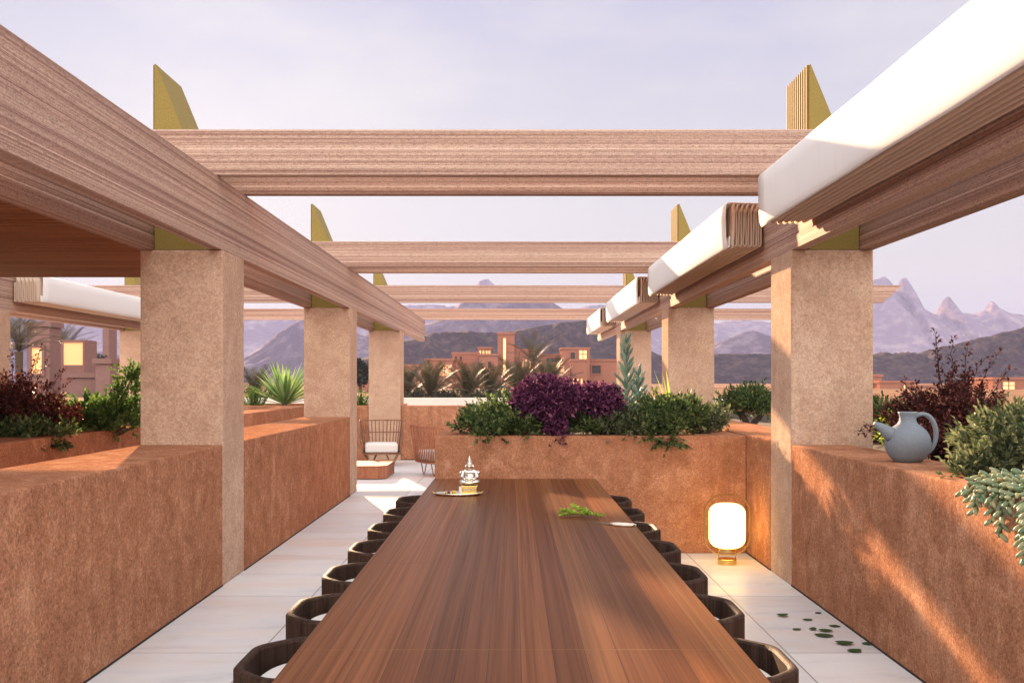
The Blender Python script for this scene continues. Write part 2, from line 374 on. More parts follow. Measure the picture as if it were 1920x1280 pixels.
# ground: one sheet, rising gently behind the terrace
def ground():
    mb = MB(); xs = [-2400, -900, -300, -120, -60, -30, -14, -9, -5, 0, 5, 9, 14, 30, 60, 120, 300, 900, 2400]
    ys = [-600, -100, -30, -8, 0, 10, 20, 26, 28, 30, 33, 37, 42, 48, 56, 70, 90, 120, 160, 220, 320, 500, 900, 1600, 2400]
    v = []
    for y in ys:
        for x in xs:
            t = min(max((y - 26.9) / 4, 0), 1); h = -.3 + .95 * t * t * (3 - 2 * t)
            if y > 30: h += .10 * mn.noise(Vector((x * .11, y * .13, 0)))
            v.append((x, y, h))
    n = len(xs); f = [(j * n + i, j * n + i + 1, (j + 1) * n + i + 1, (j + 1) * n + i) for j in range(len(ys) - 1) for i in range(n - 1)]
    mb.add(v, f); return struct('ground', mb, 'sand', True)
ground()
mb = MB(); mb.box((-9.5, -4, -.25), (6.2, 27.3, 0)); struct('floor', mb, 'marble')

def ridge(name, D, T, sil, x0, x1, mat, nx=240, ny=36, rough=.06, base=-3, sharp=1.3, seed=0):
    """3-D range: silhouette (photograph pixels) gives the crest height at depth D, falling away over T in front and behind."""
    px = [p[0] for p in sil]; py = [p[1] for p in sil]; v = []
    dens = np.linspace(x0, x1, 4000); wgt = np.where((dens > 1630) & (dens < 1930), 4.0, np.where((dens > 870) & (dens < 950), 3.0, 1.0)); cw = np.cumsum(wgt); cw = (cw - cw[0]) / (cw[-1] - cw[0])
    sx_ = np.interp(np.linspace(0, 1, nx + 1), cw, dens)
    for j in range(ny + 1):
        w = -1 + 2 * j / ny
        for i in range(nx + 1):
            p = sx_[i]; H = (715 - np.interp(p, px, py) + 3.0 * mn.noise(Vector((p * .045, seed, 0))) + 1.6 * mn.noise(Vector((p * .17, seed, 3))) + .8 * mn.noise(Vector((p * .5, seed, 7)))) / F * D + CAMH - base
            X = (p - 960) / F * D; Y = D + w * T
            q = Vector((X / T * 2.2, Y / T * 2.2, seed)); nz = mn.ridged_multi_fractal(q, 1.0, 2.1, 6, 1.0, 2.0) - 1.0
            a = abs(w); prof = max(0, 1 - a) ** sharp
            h = H * prof + nz * rough * H * min(1, a * 5) * (1 - a) * 1.6
            v.append((X, Y, base + max(h, -2)))
    n = nx + 1; f = [(j * n + i, j * n + i + 1, (j + 1) * n + i + 1, (j + 1) * n + i) for j in range(ny) for i in range(nx)]
    mb = MB(); mb.add(v, f); return struct(name, mb, mat, True)
far = [(-900, 600), (-500, 560), (-200, 540), (0, 548), (120, 560), (260, 575), (420, 590), (500, 600), (600, 585), (700, 582), (760, 572), (815, 570), (838, 577), (868, 566), (885, 548), (898, 527), (906, 523), (916, 524), (926, 534), (960, 556), (1005, 566), (1040, 570), (1062, 584), (1110, 572), (1150, 572), (1230, 610), (1345, 604), (1400, 598), (1446, 604), (1520, 560), (1600, 545), (1640, 524), (1660, 519), (1672, 530), (1682, 548), (1688, 524), (1699, 518), (1707, 532), (1716, 562), (1735, 580), (1752, 588), (1763, 584), (1767, 566), (1774, 557), (1781, 556), (1789, 567), (1795, 580), (1806, 588), (1830, 588), (1846, 582), (1852, 570), (1858, 564), (1864, 566), (1870, 576), (1890, 585), (1920, 590), (2050, 575), (2200, 560), (2600, 600)]
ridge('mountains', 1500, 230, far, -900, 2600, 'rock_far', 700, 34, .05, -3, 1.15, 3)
mid = [(-300, 640), (0, 640), (200, 660), (380, 700), (458, 672), (500, 642), (540, 612), (566, 598), (600, 604), (680, 628), (760, 618), (835, 596), (852, 578), (866, 568), (900, 562), (960, 558), (1000, 560), (1040, 568), (1075, 592), (1110, 612), (1160, 640), (1200, 680), (1260, 690), (1350, 640), (1410, 618), (1450, 632), (1540, 670), (1640, 690), (1760, 700)]
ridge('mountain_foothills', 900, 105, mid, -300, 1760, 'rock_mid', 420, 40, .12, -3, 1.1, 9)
near = [(560, 712), (640, 690), (700, 664), (755, 640), (800, 627), (850, 620), (930, 624), (985, 616), (1050, 605), (1110, 598), (1150, 612), (1200, 650), (1245, 668), (1345, 663), (1446, 663), (1560, 662), (1640, 662), (1725, 660), (1790, 645), (1850, 630), (1920, 614), (2060, 596), (2400, 590)]
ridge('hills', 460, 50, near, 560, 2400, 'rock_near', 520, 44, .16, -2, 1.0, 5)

# ================================================================== WALLS
WL = []
def wall(label, *boxes, name='plaster_wall', mat='terracotta', cat='wall', bev=.012):
    mb = MB()
    for a, b in boxes: mb.box(a, b, bev, 2)
    WL.append(single(name, mb, mat, label, cat)); return WL[-1]
wall('long terracotta wall beside the white floor left of the table, its flat top leading to the nearest left column', ((LX0, -3.5, 0), (LX1, COLY[0] - .002, WT)))
wall('terracotta wall between the two nearer left columns, sunlit patches on its top', ((LX0, COLY[0] + CD + .002, 0), (LX1, COLY[1] - .002, WT)))
wall('terracotta wall right of the table with sunlit upper face below the jug and trailing plants', ((RX0, -3.5, 0), (2.58, COLY[0] - .002, WT)))
wall('short terracotta wall in the corner by the glowing lamp, behind the nearest right column', ((RX0, COLY[0] + CD + .002, 0), (RX1, COLY[1] - .002, WT)))
wall('dark red-brown wall across the far end behind the lounge chairs', ((LX1 + .003, 19.66, 0), (2.1, 20.1, WT)))
wall('pale white parapet beyond the end wall in front of the palms', ((-9.3, 26.5, 0), (6.0, 27.0, 1.11)), name='parapet_wall', mat='white_render')
MT['joint'] = simple('dark_joint', (.045, .03, .025), .9)
def joint(parent, *boxes):
    mb = MB()
    for a, b in boxes: mb.box(a, b)
    obj('base_joint', mb, 'joint', parent)
joint(WL[0], ((LX1 - .004, -3.5, .0005), (LX1 + .003, COLY[0] - .004, .013)))
joint(WL[1], ((LX1 - .004, COLY[0] + CD + .004, .0005), (LX1 + .003, COLY[1] - .004, .013)))
joint(WL[2], ((RX0 - .003, -3.5, .0005), (RX0 + .004, COLY[0] - .004, .013)))
joint(WL[3], ((RX0 - .003, COLY[0] + CD + .004, .0005), (RX0 + .004, 8.995, .013)))
joint(WL[4], ((LX1 + .004, 19.656, .0005), (2.09, 19.664, .02)))
def planter(label, walls, soil, loc):
    t = thing('planter', label, 'planter', loc)
    mb = MB()
    for a, b in walls: mb.box(a, b, .012, 2)
    obj('wall', mb, 'terracotta', t)
    mb = MB(); nx = 24; a, b, z = soil
    v = [(a[0] + (b[0] - a[0]) * i / nx, a[1] + (b[1] - a[1]) * j / nx, z + .03 * mn.noise(Vector((i * 1.7, j * 1.7, a[0])))) for j in range(nx + 1) for i in range(nx + 1)]
    mb.add(v, [(j * 25 + i, j * 25 + i + 1, (j + 1) * 25 + i + 1, (j + 1) * 25 + i) for j in range(nx) for i in range(nx)]); obj('soil', mb, 'soil', t, True)
    return t
planter('big square terracotta planter at the head of the table, green hedge spilling over its front', [((-.70, 9.0, 0), (RX0 - .003, 9.34, 1.06)), ((-.70, 9.342, 0), (-.36, 13.85, 1.06)), ((-.70, 13.852, 0), (RX0 - .003, 14.2, 1.06)), ((1.9, 9.342, 0), (RX0 - .003, 13.85, 1.06))], ((-.36, 9.34), (1.9, 13.85), .98), (.7, 9, 0))
planter('long terracotta planter ledge on the far left under the dark red bush', [((-4.45, 2, 0), (-4.0, 19.5, WT)), ((-7.0, 2, 0), (-6.7, 19.5, WT))], ((-6.7, 2), (-4.45, 19.5), .97), (-5, 2, 0))
planter('terracotta planter behind the right wall holding red and green shrubs', [((4.5, -3.5, 0), (4.8, 22, WT))], ((2.58, -3.5), (4.5, 22), .96), (4, 0, 0))
planter('terracotta planter behind the far left columns holding the pale spiky yucca', [((-6.9, 19.66, 0), (LX0 - .003, 20.0, WT)), ((-6.9, 21.6, 0), (-2.3, 21.9, WT))], ((-6.9, 20.0), (-2.3, 21.6), .97), (-4, 19.7, 0))

# ================================================================== COLUMNS, BEAMS, FINS
def column(x0, x1, y, label):
    mb = MB(); mb.box((x0, y, 0), (x1, y + CD, COLTOP), .014, 2); return single('stone_column', mb, 'stone', label, 'column', 'beige stone columns')
column(LX0, LX1, COLY[0], 'nearest beige stone column on the left, standing on the long wall end')
column(LX0, LX1, COLY[1], 'second beige stone column on the left, right of the spiky yucca')
column(LX0, LX1, COLY[2], 'farthest beige stone column of the left row, behind the rattan lounge chair')
column(RX0, RX1, COLY[0], 'nearest beige stone column on the right, between lamp corner and grey jug')
column(RX0, RX1, COLY[1], 'second beige stone column on the right, behind the lime strap leaves')
column(RX0, RX1, COLY[2], 'farthest beige stone column of the right row, behind the blue-green succulent')
column(PX0, PX1, COLY[1], 'sliver of beige stone column at the left edge of the photo behind the red bush')
column(PX0, PX1, COLY[2], 'stone column beyond the green shrub on the left, under the white rolled canopy')

def plank_profile(w0, w1, z0, z1, face):   # u across, z up; narrow grooves run along the visible face
    g = .010; out_ = []
    zs = [z0, z0 + (z1 - z0) * .17, z0 + (z1 - z0) * .19, z0 + (z1 - z0) * .56, z0 + (z1 - z0) * .58, z0 + (z1 - z0) * .80, z0 + (z1 - z0) * .815, z1 - .012]
    L = [(w0 + .008, z0), (w1 - .008, z0)]
    for k, z in enumerate(zs[1:], 1): L.append((w1 - (g if k in (2, 4, 6) else 0), z))
    L += [(w1 - .012, z1), (w0 + .012, z1)]
    for k in range(len(zs) - 1, 0, -1): L.append((w0 + (g if k in (2, 4, 6) else 0), zs[k]))
    return L
def beam(axis, ws, z0, z1, a, b, label, mat, cut=0):
    c = (sum(ws[0]) / 2, (a + b) / 2, z0) if axis == 'y' else ((a + b) / 2, sum(ws[0]) / 2, z0)
    t = thing('timber_beam', label, 'beam', c)
    for w0, w1 in ws:
        mb = MB(); mb.prism(plank_profile(w0, w1, z0, z1, 0), axis, a, b)
        if cut:
            n = len(mb.v) // 2
            for i in range(n, 2 * n):
                x, y, z = mb.v[i]; mb.v[i] = (x - cut * (z1 - z) / (z1 - z0), y, z)
        obj('plank', mb, mat, t)
    return t
beam('y', [(LX1 - .12, LX1), (LX0 - .015, LX0 + .105)], COLTOP + .002, BT, -2, 25.1, 'long double timber beam running over the left columns towards the mountains', 'wood_y')
beam('y', [(RX0, RX0 + .12), (RX1 - .105, RX1 + .015)], COLTOP + .002, BT, -2, 24.7, 'long double timber beam over the right columns, beneath the white folded canopies', 'wood_y')
beam('y', [(PX1 - .12, PX1), (PX0 - .015, PX0 + .105)], COLTOP + .002, BT, 9, 25.1, 'timber beam far left carrying its own white rolled canopy above the town', 'wood_y')
CB = [(COLY[0], -2.95, 2.9, 0, 'nearest and largest double cross beam, high across the sky above the table'),
      (COLY[1], -2.95, 2.9, 0, 'second double cross beam from the viewer, across the sky at the second columns'),
      (COLY[2], -8.3, 7.62, .36, 'third cross beam from the viewer, its right end cut at an angle beside the jagged peaks'),
      (25.0, -8.3, 7.7, .36, 'farthest cross beam, thin strip across the purple mountains over the town')]
for y, a, b, c, lab in CB:
    beam('x', [(y - .14, y - .02), (y + CD + .02, y + CD + .14)] if y < 15 else [(y - .14, y - .02)], BT + .002, CT if y < 22 else 3.37, a, b, lab, 'wood_x', c)

def fin(x, y, w, label):
    t = thing('brass_fin', label, 'fin', (x + w / 2, y, COLTOP), 0, 'olive brass fins on the column heads')
    z0, z1 = COLTOP + .002, 3.96; zk = max(z1 - w / .42, z0 + .05)
    mb = MB(); mb.prism([(x, z0), (x + w, z0), (x + w, zk), (x + .01, z1), (x, z1)], 'y', y + .006, y + CD - .006)
    obj('wedge', mb, 'fin', t)
    mb = MB(); n = 10; st = (CD - .012) / n
    for i in range(n):
        yy = y + .006 + st * (i + .5); mb.prism([(x - .0005, yy - st * .42), (x - .016, yy - st * .2), (x - .016, yy + st * .2), (x - .0005, yy + st * .42)], 'z', BT + .01, z1 - .004)
    obj('rib', mb, 'fin_rib', t); return t
FL = LX0 + .108; FW = (LX1 - .12) - FL - .003
fin(FL, COLY[0], FW, 'large olive brass fin rising above the nearest left column')
fin(FL, COLY[1], FW, 'olive brass fin above the second left column')
fin(FL, COLY[2], FW, 'small olive brass fin above the farthest left column')
FR = RX0 + .14; FWR = (RX1 - .105) - FR - .003
fin(FR, COLY[0], FWR, 'large ribbed olive brass fin rising beside the nearest white canopy on the right')
fin(FR, COLY[1], FWR, 'ribbed olive brass fin above the second right column')
fin(FR, COLY[2], FWR, 'small olive brass fin above the farthest right column')
fin(PX0 + .108, COLY[2], FW, 'olive brass fin glimpsed far left above the white rolled canopy')

# timber soffit over the left bay
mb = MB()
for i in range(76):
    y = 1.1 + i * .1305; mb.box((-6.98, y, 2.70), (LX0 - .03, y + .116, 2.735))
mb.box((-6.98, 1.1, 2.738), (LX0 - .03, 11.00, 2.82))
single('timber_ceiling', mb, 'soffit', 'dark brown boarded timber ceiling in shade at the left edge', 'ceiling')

# folded canopies
def canopy(xin, xout, y0, y1, label, d=1):
    """fabric gathered in folds between xin (beam side) and xout (free side)"""
    t = thing('folded_canopy', label, 'canopy', ((xin + xout) / 2, y0, 2.68), 0, 'white folded canvas canopies')
    sgn = 1 if xin > xout else -1; n = 6; w = abs(xin - xout) - .05
    pts = []
    for k in range(n + 1):            # deep hanging folds: narrow at the top, rounded at the bottom
        x = xin - sgn * (.012 + w * k / n)
        if k:
            xt = x + sgn * w / n * .5; pts.append((xt, 3.045))
        m = 6
        if k < n:
            xa = x - sgn * .002; xb = x - sgn * (w / n * .60)
            pts += [(xa - sgn * .004, 2.96), (xa - sgn * .002, 2.82), (xa, 2.735)]
            for q in range(m + 1):
                a = PI * q / m; pts.append(((xa + xb) / 2 + sgn * abs(xa - xb) / 2 * math.cos(a), 2.715 - .032 * math.sin(a)))
            pts += [(xb, 2.735), (xb + sgn * .004, 2.82), (xb + sgn * .006, 2.96)]
    ya, yb = y0, y1 - .16
    ny = max(4, int((yb - ya) / .25)); mb = MB(); v = []
    for j in range(ny + 1):
        yy = ya + (yb - ya) * j / ny
        for i, (x, z) in enumerate(pts):
            v.append((x + .005 * mn.noise(Vector((i * .7, yy * 1.5, 0))), yy, z + .006 * mn.noise(Vector((i * .31, yy * .9, 5)))))
    L = len(pts); mb.add(v, [(j * L + i, j * L + i + 1, (j + 1) * L + i + 1, (j + 1) * L + i) for j in range(ny) for i in range(L - 1)])
    o = obj('pleats', mb, 'canvas_shade', t, True); so_ = o.modifiers.new('solid', 'SOLIDIFY'); so_.thickness = .004
    # smooth outer cover: over the top and down the free side
    prof = [(xin - sgn * .01, 3.062), (xout + sgn * .05, 3.068), (xout + sgn * .012, 3.066), (xout, 3.05), (xout - sgn * .003, 2.95), (xout, 2.80), (xout + sgn * .006, 2.73), (xout + sgn * .014, 2.698), (xout + sgn * .026, 2.684), (xout + sgn * .036, 2.69), (xout + sgn * .040, 2.72), (xout + sgn * .040, 2.78)]
    ya, yb = y0 + (.08 if y0 > 3 else 0), y1; ny = max(4, int((yb - ya) / .2)); v = []; mb = MB(); L = len(prof)
    for j in range(ny + 1):
        yy = ya + (yb - ya) * j / ny
        for i, (x, z) in enumerate(prof):
            b = .008 * mn.noise(Vector((yy * 1.3, z * 4, 2))); v.append((x + b * (0 if i < 2 else 1), yy, z + .004 * mn.noise(Vector((yy * .8, 9, i)))))
    mb.add(v, [(j * L + i, j * L + i + 1, (j + 1) * L + i + 1, (j + 1) * L + i) for j in range(ny) for i in range(L - 1)])
    o = obj('cover', mb, 'canvas', t, True); so_ = o.modifiers.new('solid', 'SOLIDIFY'); so_.thickness = .006
    return t
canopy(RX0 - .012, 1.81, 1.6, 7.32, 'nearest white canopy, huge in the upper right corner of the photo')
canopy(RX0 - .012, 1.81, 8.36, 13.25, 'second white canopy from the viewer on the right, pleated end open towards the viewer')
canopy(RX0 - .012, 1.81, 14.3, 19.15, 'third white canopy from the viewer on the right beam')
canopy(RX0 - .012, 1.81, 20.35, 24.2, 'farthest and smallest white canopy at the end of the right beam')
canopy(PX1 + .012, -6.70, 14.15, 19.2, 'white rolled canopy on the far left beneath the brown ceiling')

# ================================================================== TABLE
t = thing('dining_table', 'long polished timber plank table running away from the viewer', 'table', (.025, 5.15, 0))
mb = MB(); mb.box((-.65, 2.0, .69), (.70, 8.31, .74), .006, 2); obj('table_top', mb, 'table', t)
mb = MB(); mb.box((-.16, 2.6, 0), (.21, 2.72, .688), .004); obj('leg', mb, 'chair', t)
mb = MB(); mb.box((-.16, 7.6, 0), (.21, 7.72, .688), .004); obj('leg', mb, 'chair', t)
for y in (3.01, 4.45): mb = MB(); mb.box((-.64, y - .0012, .7402), (.69, y + .0012, .7406)); obj('inlay_strip', mb, 'inlay', t)

# tub chairs
def tub_chair():
    t = thing('tub_chair', 'x', 'chair', (0, 0, 0), 0, 'dark tub chairs tucked under the table')
    a, c, th = .26, .12, .030
    def ring(off):   # open octagon with softened corners, opening to +x
        h = a - off; k = c - off * .42
        P_ = [(h, -h * .48), (h, -h + k), (h - k, -h), (-h + k, -h), (-h, -h + k), (-h, h - k), (-h + k, h), (h - k, h), (h, h - k), (h, h * .48)]
        o = [P_[0]]
        for i in range(1, len(P_) - 1):
            p, q, r = Vector(P_[i - 1]), Vector(P_[i]), Vector(P_[i + 1]); d1 = (p - q).normalized() * .05; d2 = (r - q).normalized() * .05
            for s_ in (0, .25, .5, .75, 1): o.append(tuple((q + d1) * (1 - s_) ** 2 + q * 2 * s_ * (1 - s_) + (q + d2) * s_ ** 2))
        o.append(P_[-1]); return o
    O, I = ring(0), ring(th); n = len(O)
    zs = [.05, .648, .657, .66]; mb = MB(); v = []; f = []
    for z, sh in ((.05, 0), (.650, 0), (.658, .006), (.66, .012)):
        for x, y in ring(sh): v.append((x, y, z))
    for z, sh in ((.66, th - .012), (.658, th - .006), (.650, th), (.05, th)):
        for x, y in ring(sh): v.append((x, y, z))
    for L in range(7):
        for i in range(n - 1): f.append((L * n + i, L * n + i + 1, (L + 1) * n + i + 1, (L + 1) * n + i))
    for i in range(n - 1): f.append((7 * n + i, 7 * n + i + 1, i + 1, i))
    f.append(tuple(L * n for L in range(8))); f.append(tuple(L * n + n - 1 for L in range(8))[::-1])
    mb.add(v, f); obj('shell', mb, 'chair', t, world=False)
    mb = MB(); mb.lathe([(.0, .395), (.215, .395), (.222, .41), (.222, .485)], n=28); obj('seat_base', mb, 'chair', t, world=False)
    mb = MB(); mb.lathe([(.0, .487), (.19, .487), (.214, .50), (.221, .545), (.212, .586), (.187, .603), (.10, .612), (.0, .614)], n=40); obj('seat_cushion', mb, 'cushion', t, True, world=False)
    mb = MB(); mb.lathe([(.0, 0), (.18, 0), (.18, .07), (.0, .07)], n=24); mb.box((-.12, -.03, .06), (.12, .03, .40)); mb.box((-.03, -.12, .06), (.03, .12, .40)); obj('pedestal', mb, 'chair', t, world=False)
    return t
ordn = ['nearest', 'second', 'third', 'fourth', 'fifth', 'sixth', 'farthest']
proto = None
for side, X, rz in (('left', -.615, 0), ('right', .64, PI)):
    for k in range(7):
        loc = (X, 3.23 + .723 * k, 0); lab = f'{ordn[k]} dark tub chair from the viewer along the {side} side of the table'
        if proto is None: proto = tub_chair(); proto.location = loc; proto['label'] = lab
        else: dup(proto, loc, rz, lab)

# ================================================================== OBJECTS ON AND ROUND THE TABLE
TZ = .7412
# tray with its offerings
tx, ty = -.388, 7.12
t = thing('serving_tray', 'oval silver tray with small handles at the far end of the table', 'tray', (tx, ty, TZ))
mb = MB(); pr = [(.0, .0), (.150, .0), (.160, .004), (.168, .014), (.172, .014), (.166, .002), (.155, .0035), (.0, .004)]
mb.lathe([(r, z) for r, z in [(.0, .0), (.150, .0), (.162, .006), (.168, .016), (.164, .016), (.155, .007), (.0, .005)]], (tx, ty, TZ), 48); mb.v = [(x, ty + (y - ty) * .62, z) for x, y, z in mb.v]; obj('dish', mb, 'silver', t, True)
for s_ in (-1, 1):
    mb = MB(); mb.tube([(tx + s_ * .160, ty - .035, TZ + .013), (tx + s_ * .178, ty - .025, TZ + .022), (tx + s_ * .182, ty, TZ + .024), (tx + s_ * .178, ty + .025, TZ + .022), (tx + s_ * .160, ty + .035, TZ + .013)], .0045, 8); obj('handle', mb, 'brass', t, True)
# silver seated figurine: one continuous body on a plinth
sx, sy, sz = -.305, 7.13, TZ + .0065
t = thing('figurine', 'silver seated figurine with crown, legs crossed, on a gilded plinth upon the tray', 'figurine', (sx, sy, sz))
mb = MB(); mb.box((sx - .062, sy - .042, sz), (sx + .062, sy + .042, sz + .012), .004, 2); mb.box((sx - .054, sy - .036, sz + .012), (sx + .054, sy + .036, sz + .050), .004, 2); mb.box((sx - .060, sy - .040, sz + .050), (sx + .060, sy + .040, sz + .060), .004, 2)
pl = obj('plinth', mb, 'brass', t)
mb = MB()
for i in range(7): mb.box((sx - .034 + i * .0105, sy - .0385, sz + .026), (sx - .028 + i * .0105, sy - .0355, sz + .036), .0006)
obj('relief_band', mb, 'silver', pl)
mb = MB(); B = lambda c, r, rot=None: mb.ball((sx + c[0], sy + c[1], sz + c[2]), r, 20, 14, rot)
B((0, 0, .078), (.066, .040, .020)); B((-.042, -.012, .086), (.034, .030, .019)); B((.042, -.012, .086), (.034, .030, .019)); B((-.004, -.036, .080), (.040, .016, .013))
B((0, .004, .118), (.036, .026, .040)); B((0, -.004, .106), (.034, .030, .024)); B((0, .004, .152), (.047, .022, .017))
for s_ in (-1, 1):
    for a_, b_, r_ in (((.046, .004, .152), (.056, -.006, .122), .013), ((.056, -.006, .122), (.034, -.034, .106), .011), ((.034, -.034, .106), (.018, -.038, .112), .009), ((.05, .01, .158), (.066, .006, .150), .009)):
        for q in range(7): u = q / 6; B((s_ * (a_[0] + (b_[0] - a_[0]) * u), a_[1] + (b_[1] - a_[1]) * u, a_[2] + (b_[2] - a_[2]) * u), r_)
B((0, 0, .172), (.014, .013, .016)); B((0, -.004, .194), (.022, .021, .025)); B((0, -.026, .192), (.005, .005, .007)); B((0, -.022, .184), (.008, .004, .003))
for s_ in (-1, 1): B((s_ * .026, .0, .192), (.009, .006, .014)); B((s_ * .008, -.023, .199), (.004, .003, .003)); B((s_ * .03, .004, .165), (.014, .010, .008))
for zz, rr in ((.212, .027), (.222, .022), (.233, .017), (.244, .012), (.254, .008), (.264, .005)): B((0, 0, zz), (rr, rr, .008))
o = obj('body', mb, 'silver', t, True); rm = o.modifiers.new('remesh', 'REMESH'); rm.mode = 'VOXEL'; rm.voxel_size = .0022; rm.use_smooth_shade = True
# small candle, flowers, incense
cx, cy = -.368, 7.10
t = thing('candle', 'small white candle beside the plinth on the tray', 'candle', (cx, cy, TZ + .006))
mb = MB(); mb.lathe([(0, 0), (.0115, 0), (.012, .003), (.0115, .052), (.009, .055), (0, .0545)], (cx, cy, TZ + .0065), 20); obj('wax', mb, 'wax', t, True)
mb = MB(); mb.tube([(cx, cy, TZ + .06), (cx + .001, cy, TZ + .069)], .0012, 6); obj('wick', mb, 'frame', t)
def flower(x, y, z, r, mat, label):
    mb = MB()
    for L in range(3):
        for k in range(9):
            a = 2 * PI * k / 9 + L * .35; el = .25 + .4 * L; q = Matrix.Rotation(a, 3, 'Z') @ Matrix.Rotation(-el, 3, 'Y')
            mb.ball((x + math.cos(a) * r * (.55 - .13 * L), y + math.sin(a) * r * (.55 - .13 * L), z + r * (.22 + .25 * L)), (r * .42, r * .2, r * .07), 8, 6, q)
    mb.ball((x, y, z + r * .6), (r * .3, r * .3, r * .25), 10, 6)
    return single('flower', mb, mat, label, 'flower', smooth=True)
flower(-.415, 7.085, TZ + .006, .026, 'yellow', 'yellow flower head lying on the tray beside the candle')
flower(-.452, 7.11, TZ + .006, .020, 'redp', 'small dark red dried flower head on the left of the tray')
t = thing('incense_holder', 'small incense stick in a brass cup at the left of the tray', 'incense', (-.485, 7.13, TZ + .006))
mb = MB(); mb.lathe([(0, 0), (.012, 0), (.014, .008), (.008, .014), (0, .014)], (-.485, 7.13, TZ + .008), 16); obj('cup', mb, 'brass', t, True)
mb = MB(); mb.tube([(-.485, 7.13, TZ + .02), (-.476, 7.13, TZ + .075)], .0014, 6); obj('stick', mb, 'frame', t)
mb = MB(); pts = [(-.476 + .018 * math.sin(i * .62) * (i / 14), 7.13 + .006 * math.cos(i * .8), TZ + .076 + i * .0105) for i in range(15)]
mb.tube(pts, [.003 + .0013 * i for i in range(15)], 10)
sm = M('smoke'); pv = sm.n('ShaderNodeVolumePrincipled'); pv.inputs['Density'].default_value = 2.5; pv.inputs['Color'].default_value = (.92, .9, .88, 1); sm.t.links.remove(sm.out.inputs[0].links[0]); sm.l(pv.outputs[0], sm.out.inputs['Volume'])
tag(obj('smoke', mb, sm.m, None, True), 'thin pale wisp of smoke rising from the incense stick', 'smoke', kind='stuff')

# leaf helper: arrays of folded two-triangle leaves
def leaves(ps, ds, Ls, Ws, up=None, fold=.25):
    ps = np.array(ps); ds = np.array(ds); ds /= np.linalg.norm(ds, axis=1)[:, None]; n = len(ps)
    u = np.tile([0, 0, 1.], (n, 1)) + rng.normal(0, .55, (n, 3)) if up is None else np.array(up)
    s_ = np.cross(ds, u); s_ /= (np.linalg.norm(s_, axis=1)[:, None] + 1e-9); nn = np.cross(s_, ds)
    L = np.array(Ls)[:, None] * np.ones((n, 1)); Wd = np.array(Ws)[:, None] * np.ones((n, 1))
    m = ps + ds * L * .48
    V = np.stack([ps, m + s_ * Wd / 2 + nn * Wd * fold, ps + ds * L - nn * L * .10, m - s_ * Wd / 2 + nn * Wd * fold], 1).reshape(-1, 3)
    i = np.arange(n)[:, None] * 4
    Fc = np.concatenate([i + [0, 1, 2], i + [0, 2, 3]], 0)
    return V, Fc
def leafmesh(name, V, Fc, mat, parent):
    me = bpy.data.meshes.new(name); V = np.asarray(V) - np.array(wloc(parent))
    me.from_pydata(V.tolist(), [], Fc.tolist()); me.materials.append(MT[mat]); o = bpy.data.objects.new(name, me); COL.objects.link(o); o.parent = parent; return o

def shrub(label, base, r, n, L, mat, cat='shrub', name='shrub', droop=0, stems=14, lean=(0, 0), tw=9, flat=.35, clumps=14, stem_mat='bark', group=None, extra=None):
    """mound of leafy twigs grouped in clumps; base = point on the soil, r = (rx, ry, height)"""
    global rng
    rng = np.random.default_rng(sum((i + 1) * ord(ch) for i, ch in enumerate(label)))
    t = thing(name, label, cat, base, 0, group); base = np.array(base, float)
    cl = []
    for k in range(clumps):
        a = 2 * PI * (k + rng.random()) / clumps; e = rng.random() ** .7; q = math.sqrt(max(0, 1 - e * e)) * (.55 + .45 * rng.random())
        c = np.array([math.cos(a) * q * r[0] * .78, math.sin(a) * q * r[1] * .78, r[2] * (.18 + .62 * e)]) + np.array([lean[0] * e, lean[1] * e, 0])
        cl.append((c, .30 + .22 * rng.random()))
    if extra: cl += [(np.array(c, float), s_) for c, s_ in extra]
    ps, ds, Ls, Ws = [], [], [], []; tips = []
    rm = min(r[0], r[1], r[2]) if True else 0
    for i in range(n):
        c, s_ = cl[i % len(cl)]; d = rng.normal(0, 1, 3); d /= np.linalg.norm(d); d[2] = d[2] if d[2] > -.35 else -d[2] * .6
        rad = (.45 + .6 * rng.random() ** .6)
        p = c + d * s_ * np.array([r[0], r[1], r[2] * .8]) * rad
        if p[2] < -droop: p[2] = -droop + rng.random() * .05
        ax = d * .7 + np.array([0, 0, .45]) + rng.normal(0, .35, 3)
        if droop and p[2] < .05: ax = d * np.array([.8, .8, .2]) + np.array([0, -.3, -.35])
        ax /= np.linalg.norm(ax); tl = L * (1.6 + 1.6 * rng.random())
        for q in range(tw):
            u = q / (tw - 1); a = q * 2.4 + rng.random(); sd = rng.normal(0, 1, 3); sd -= ax * sd.dot(ax); sd /= np.linalg.norm(sd)
            ps.append(base + p + ax * tl * u); ds.append(sd * (1 - .5 * u) + ax * (.5 + .7 * u)); k = L * (.65 + .55 * rng.random()); Ls.append(k); Ws.append(k * (.42 + .16 * rng.random()))
        if i % 7 == 0: tips.append((c, p))
    V, Fc = leaves(ps, ds, Ls, Ws); leafmesh('foliage', V, Fc, mat, t)
    mb = MB()
    for c, p in tips[:90]:
        c = base + c; pp = base + p; b0 = base + np.array([rng.normal(0, .03), rng.normal(0, .03), -.03])
        mb.tube([b0, (b0 + c) / 2 + rng.normal(0, .015, 3), c, pp], [.008, .006, .004, .0015], 5)
    obj('stems', mb, stem_mat, t); return t

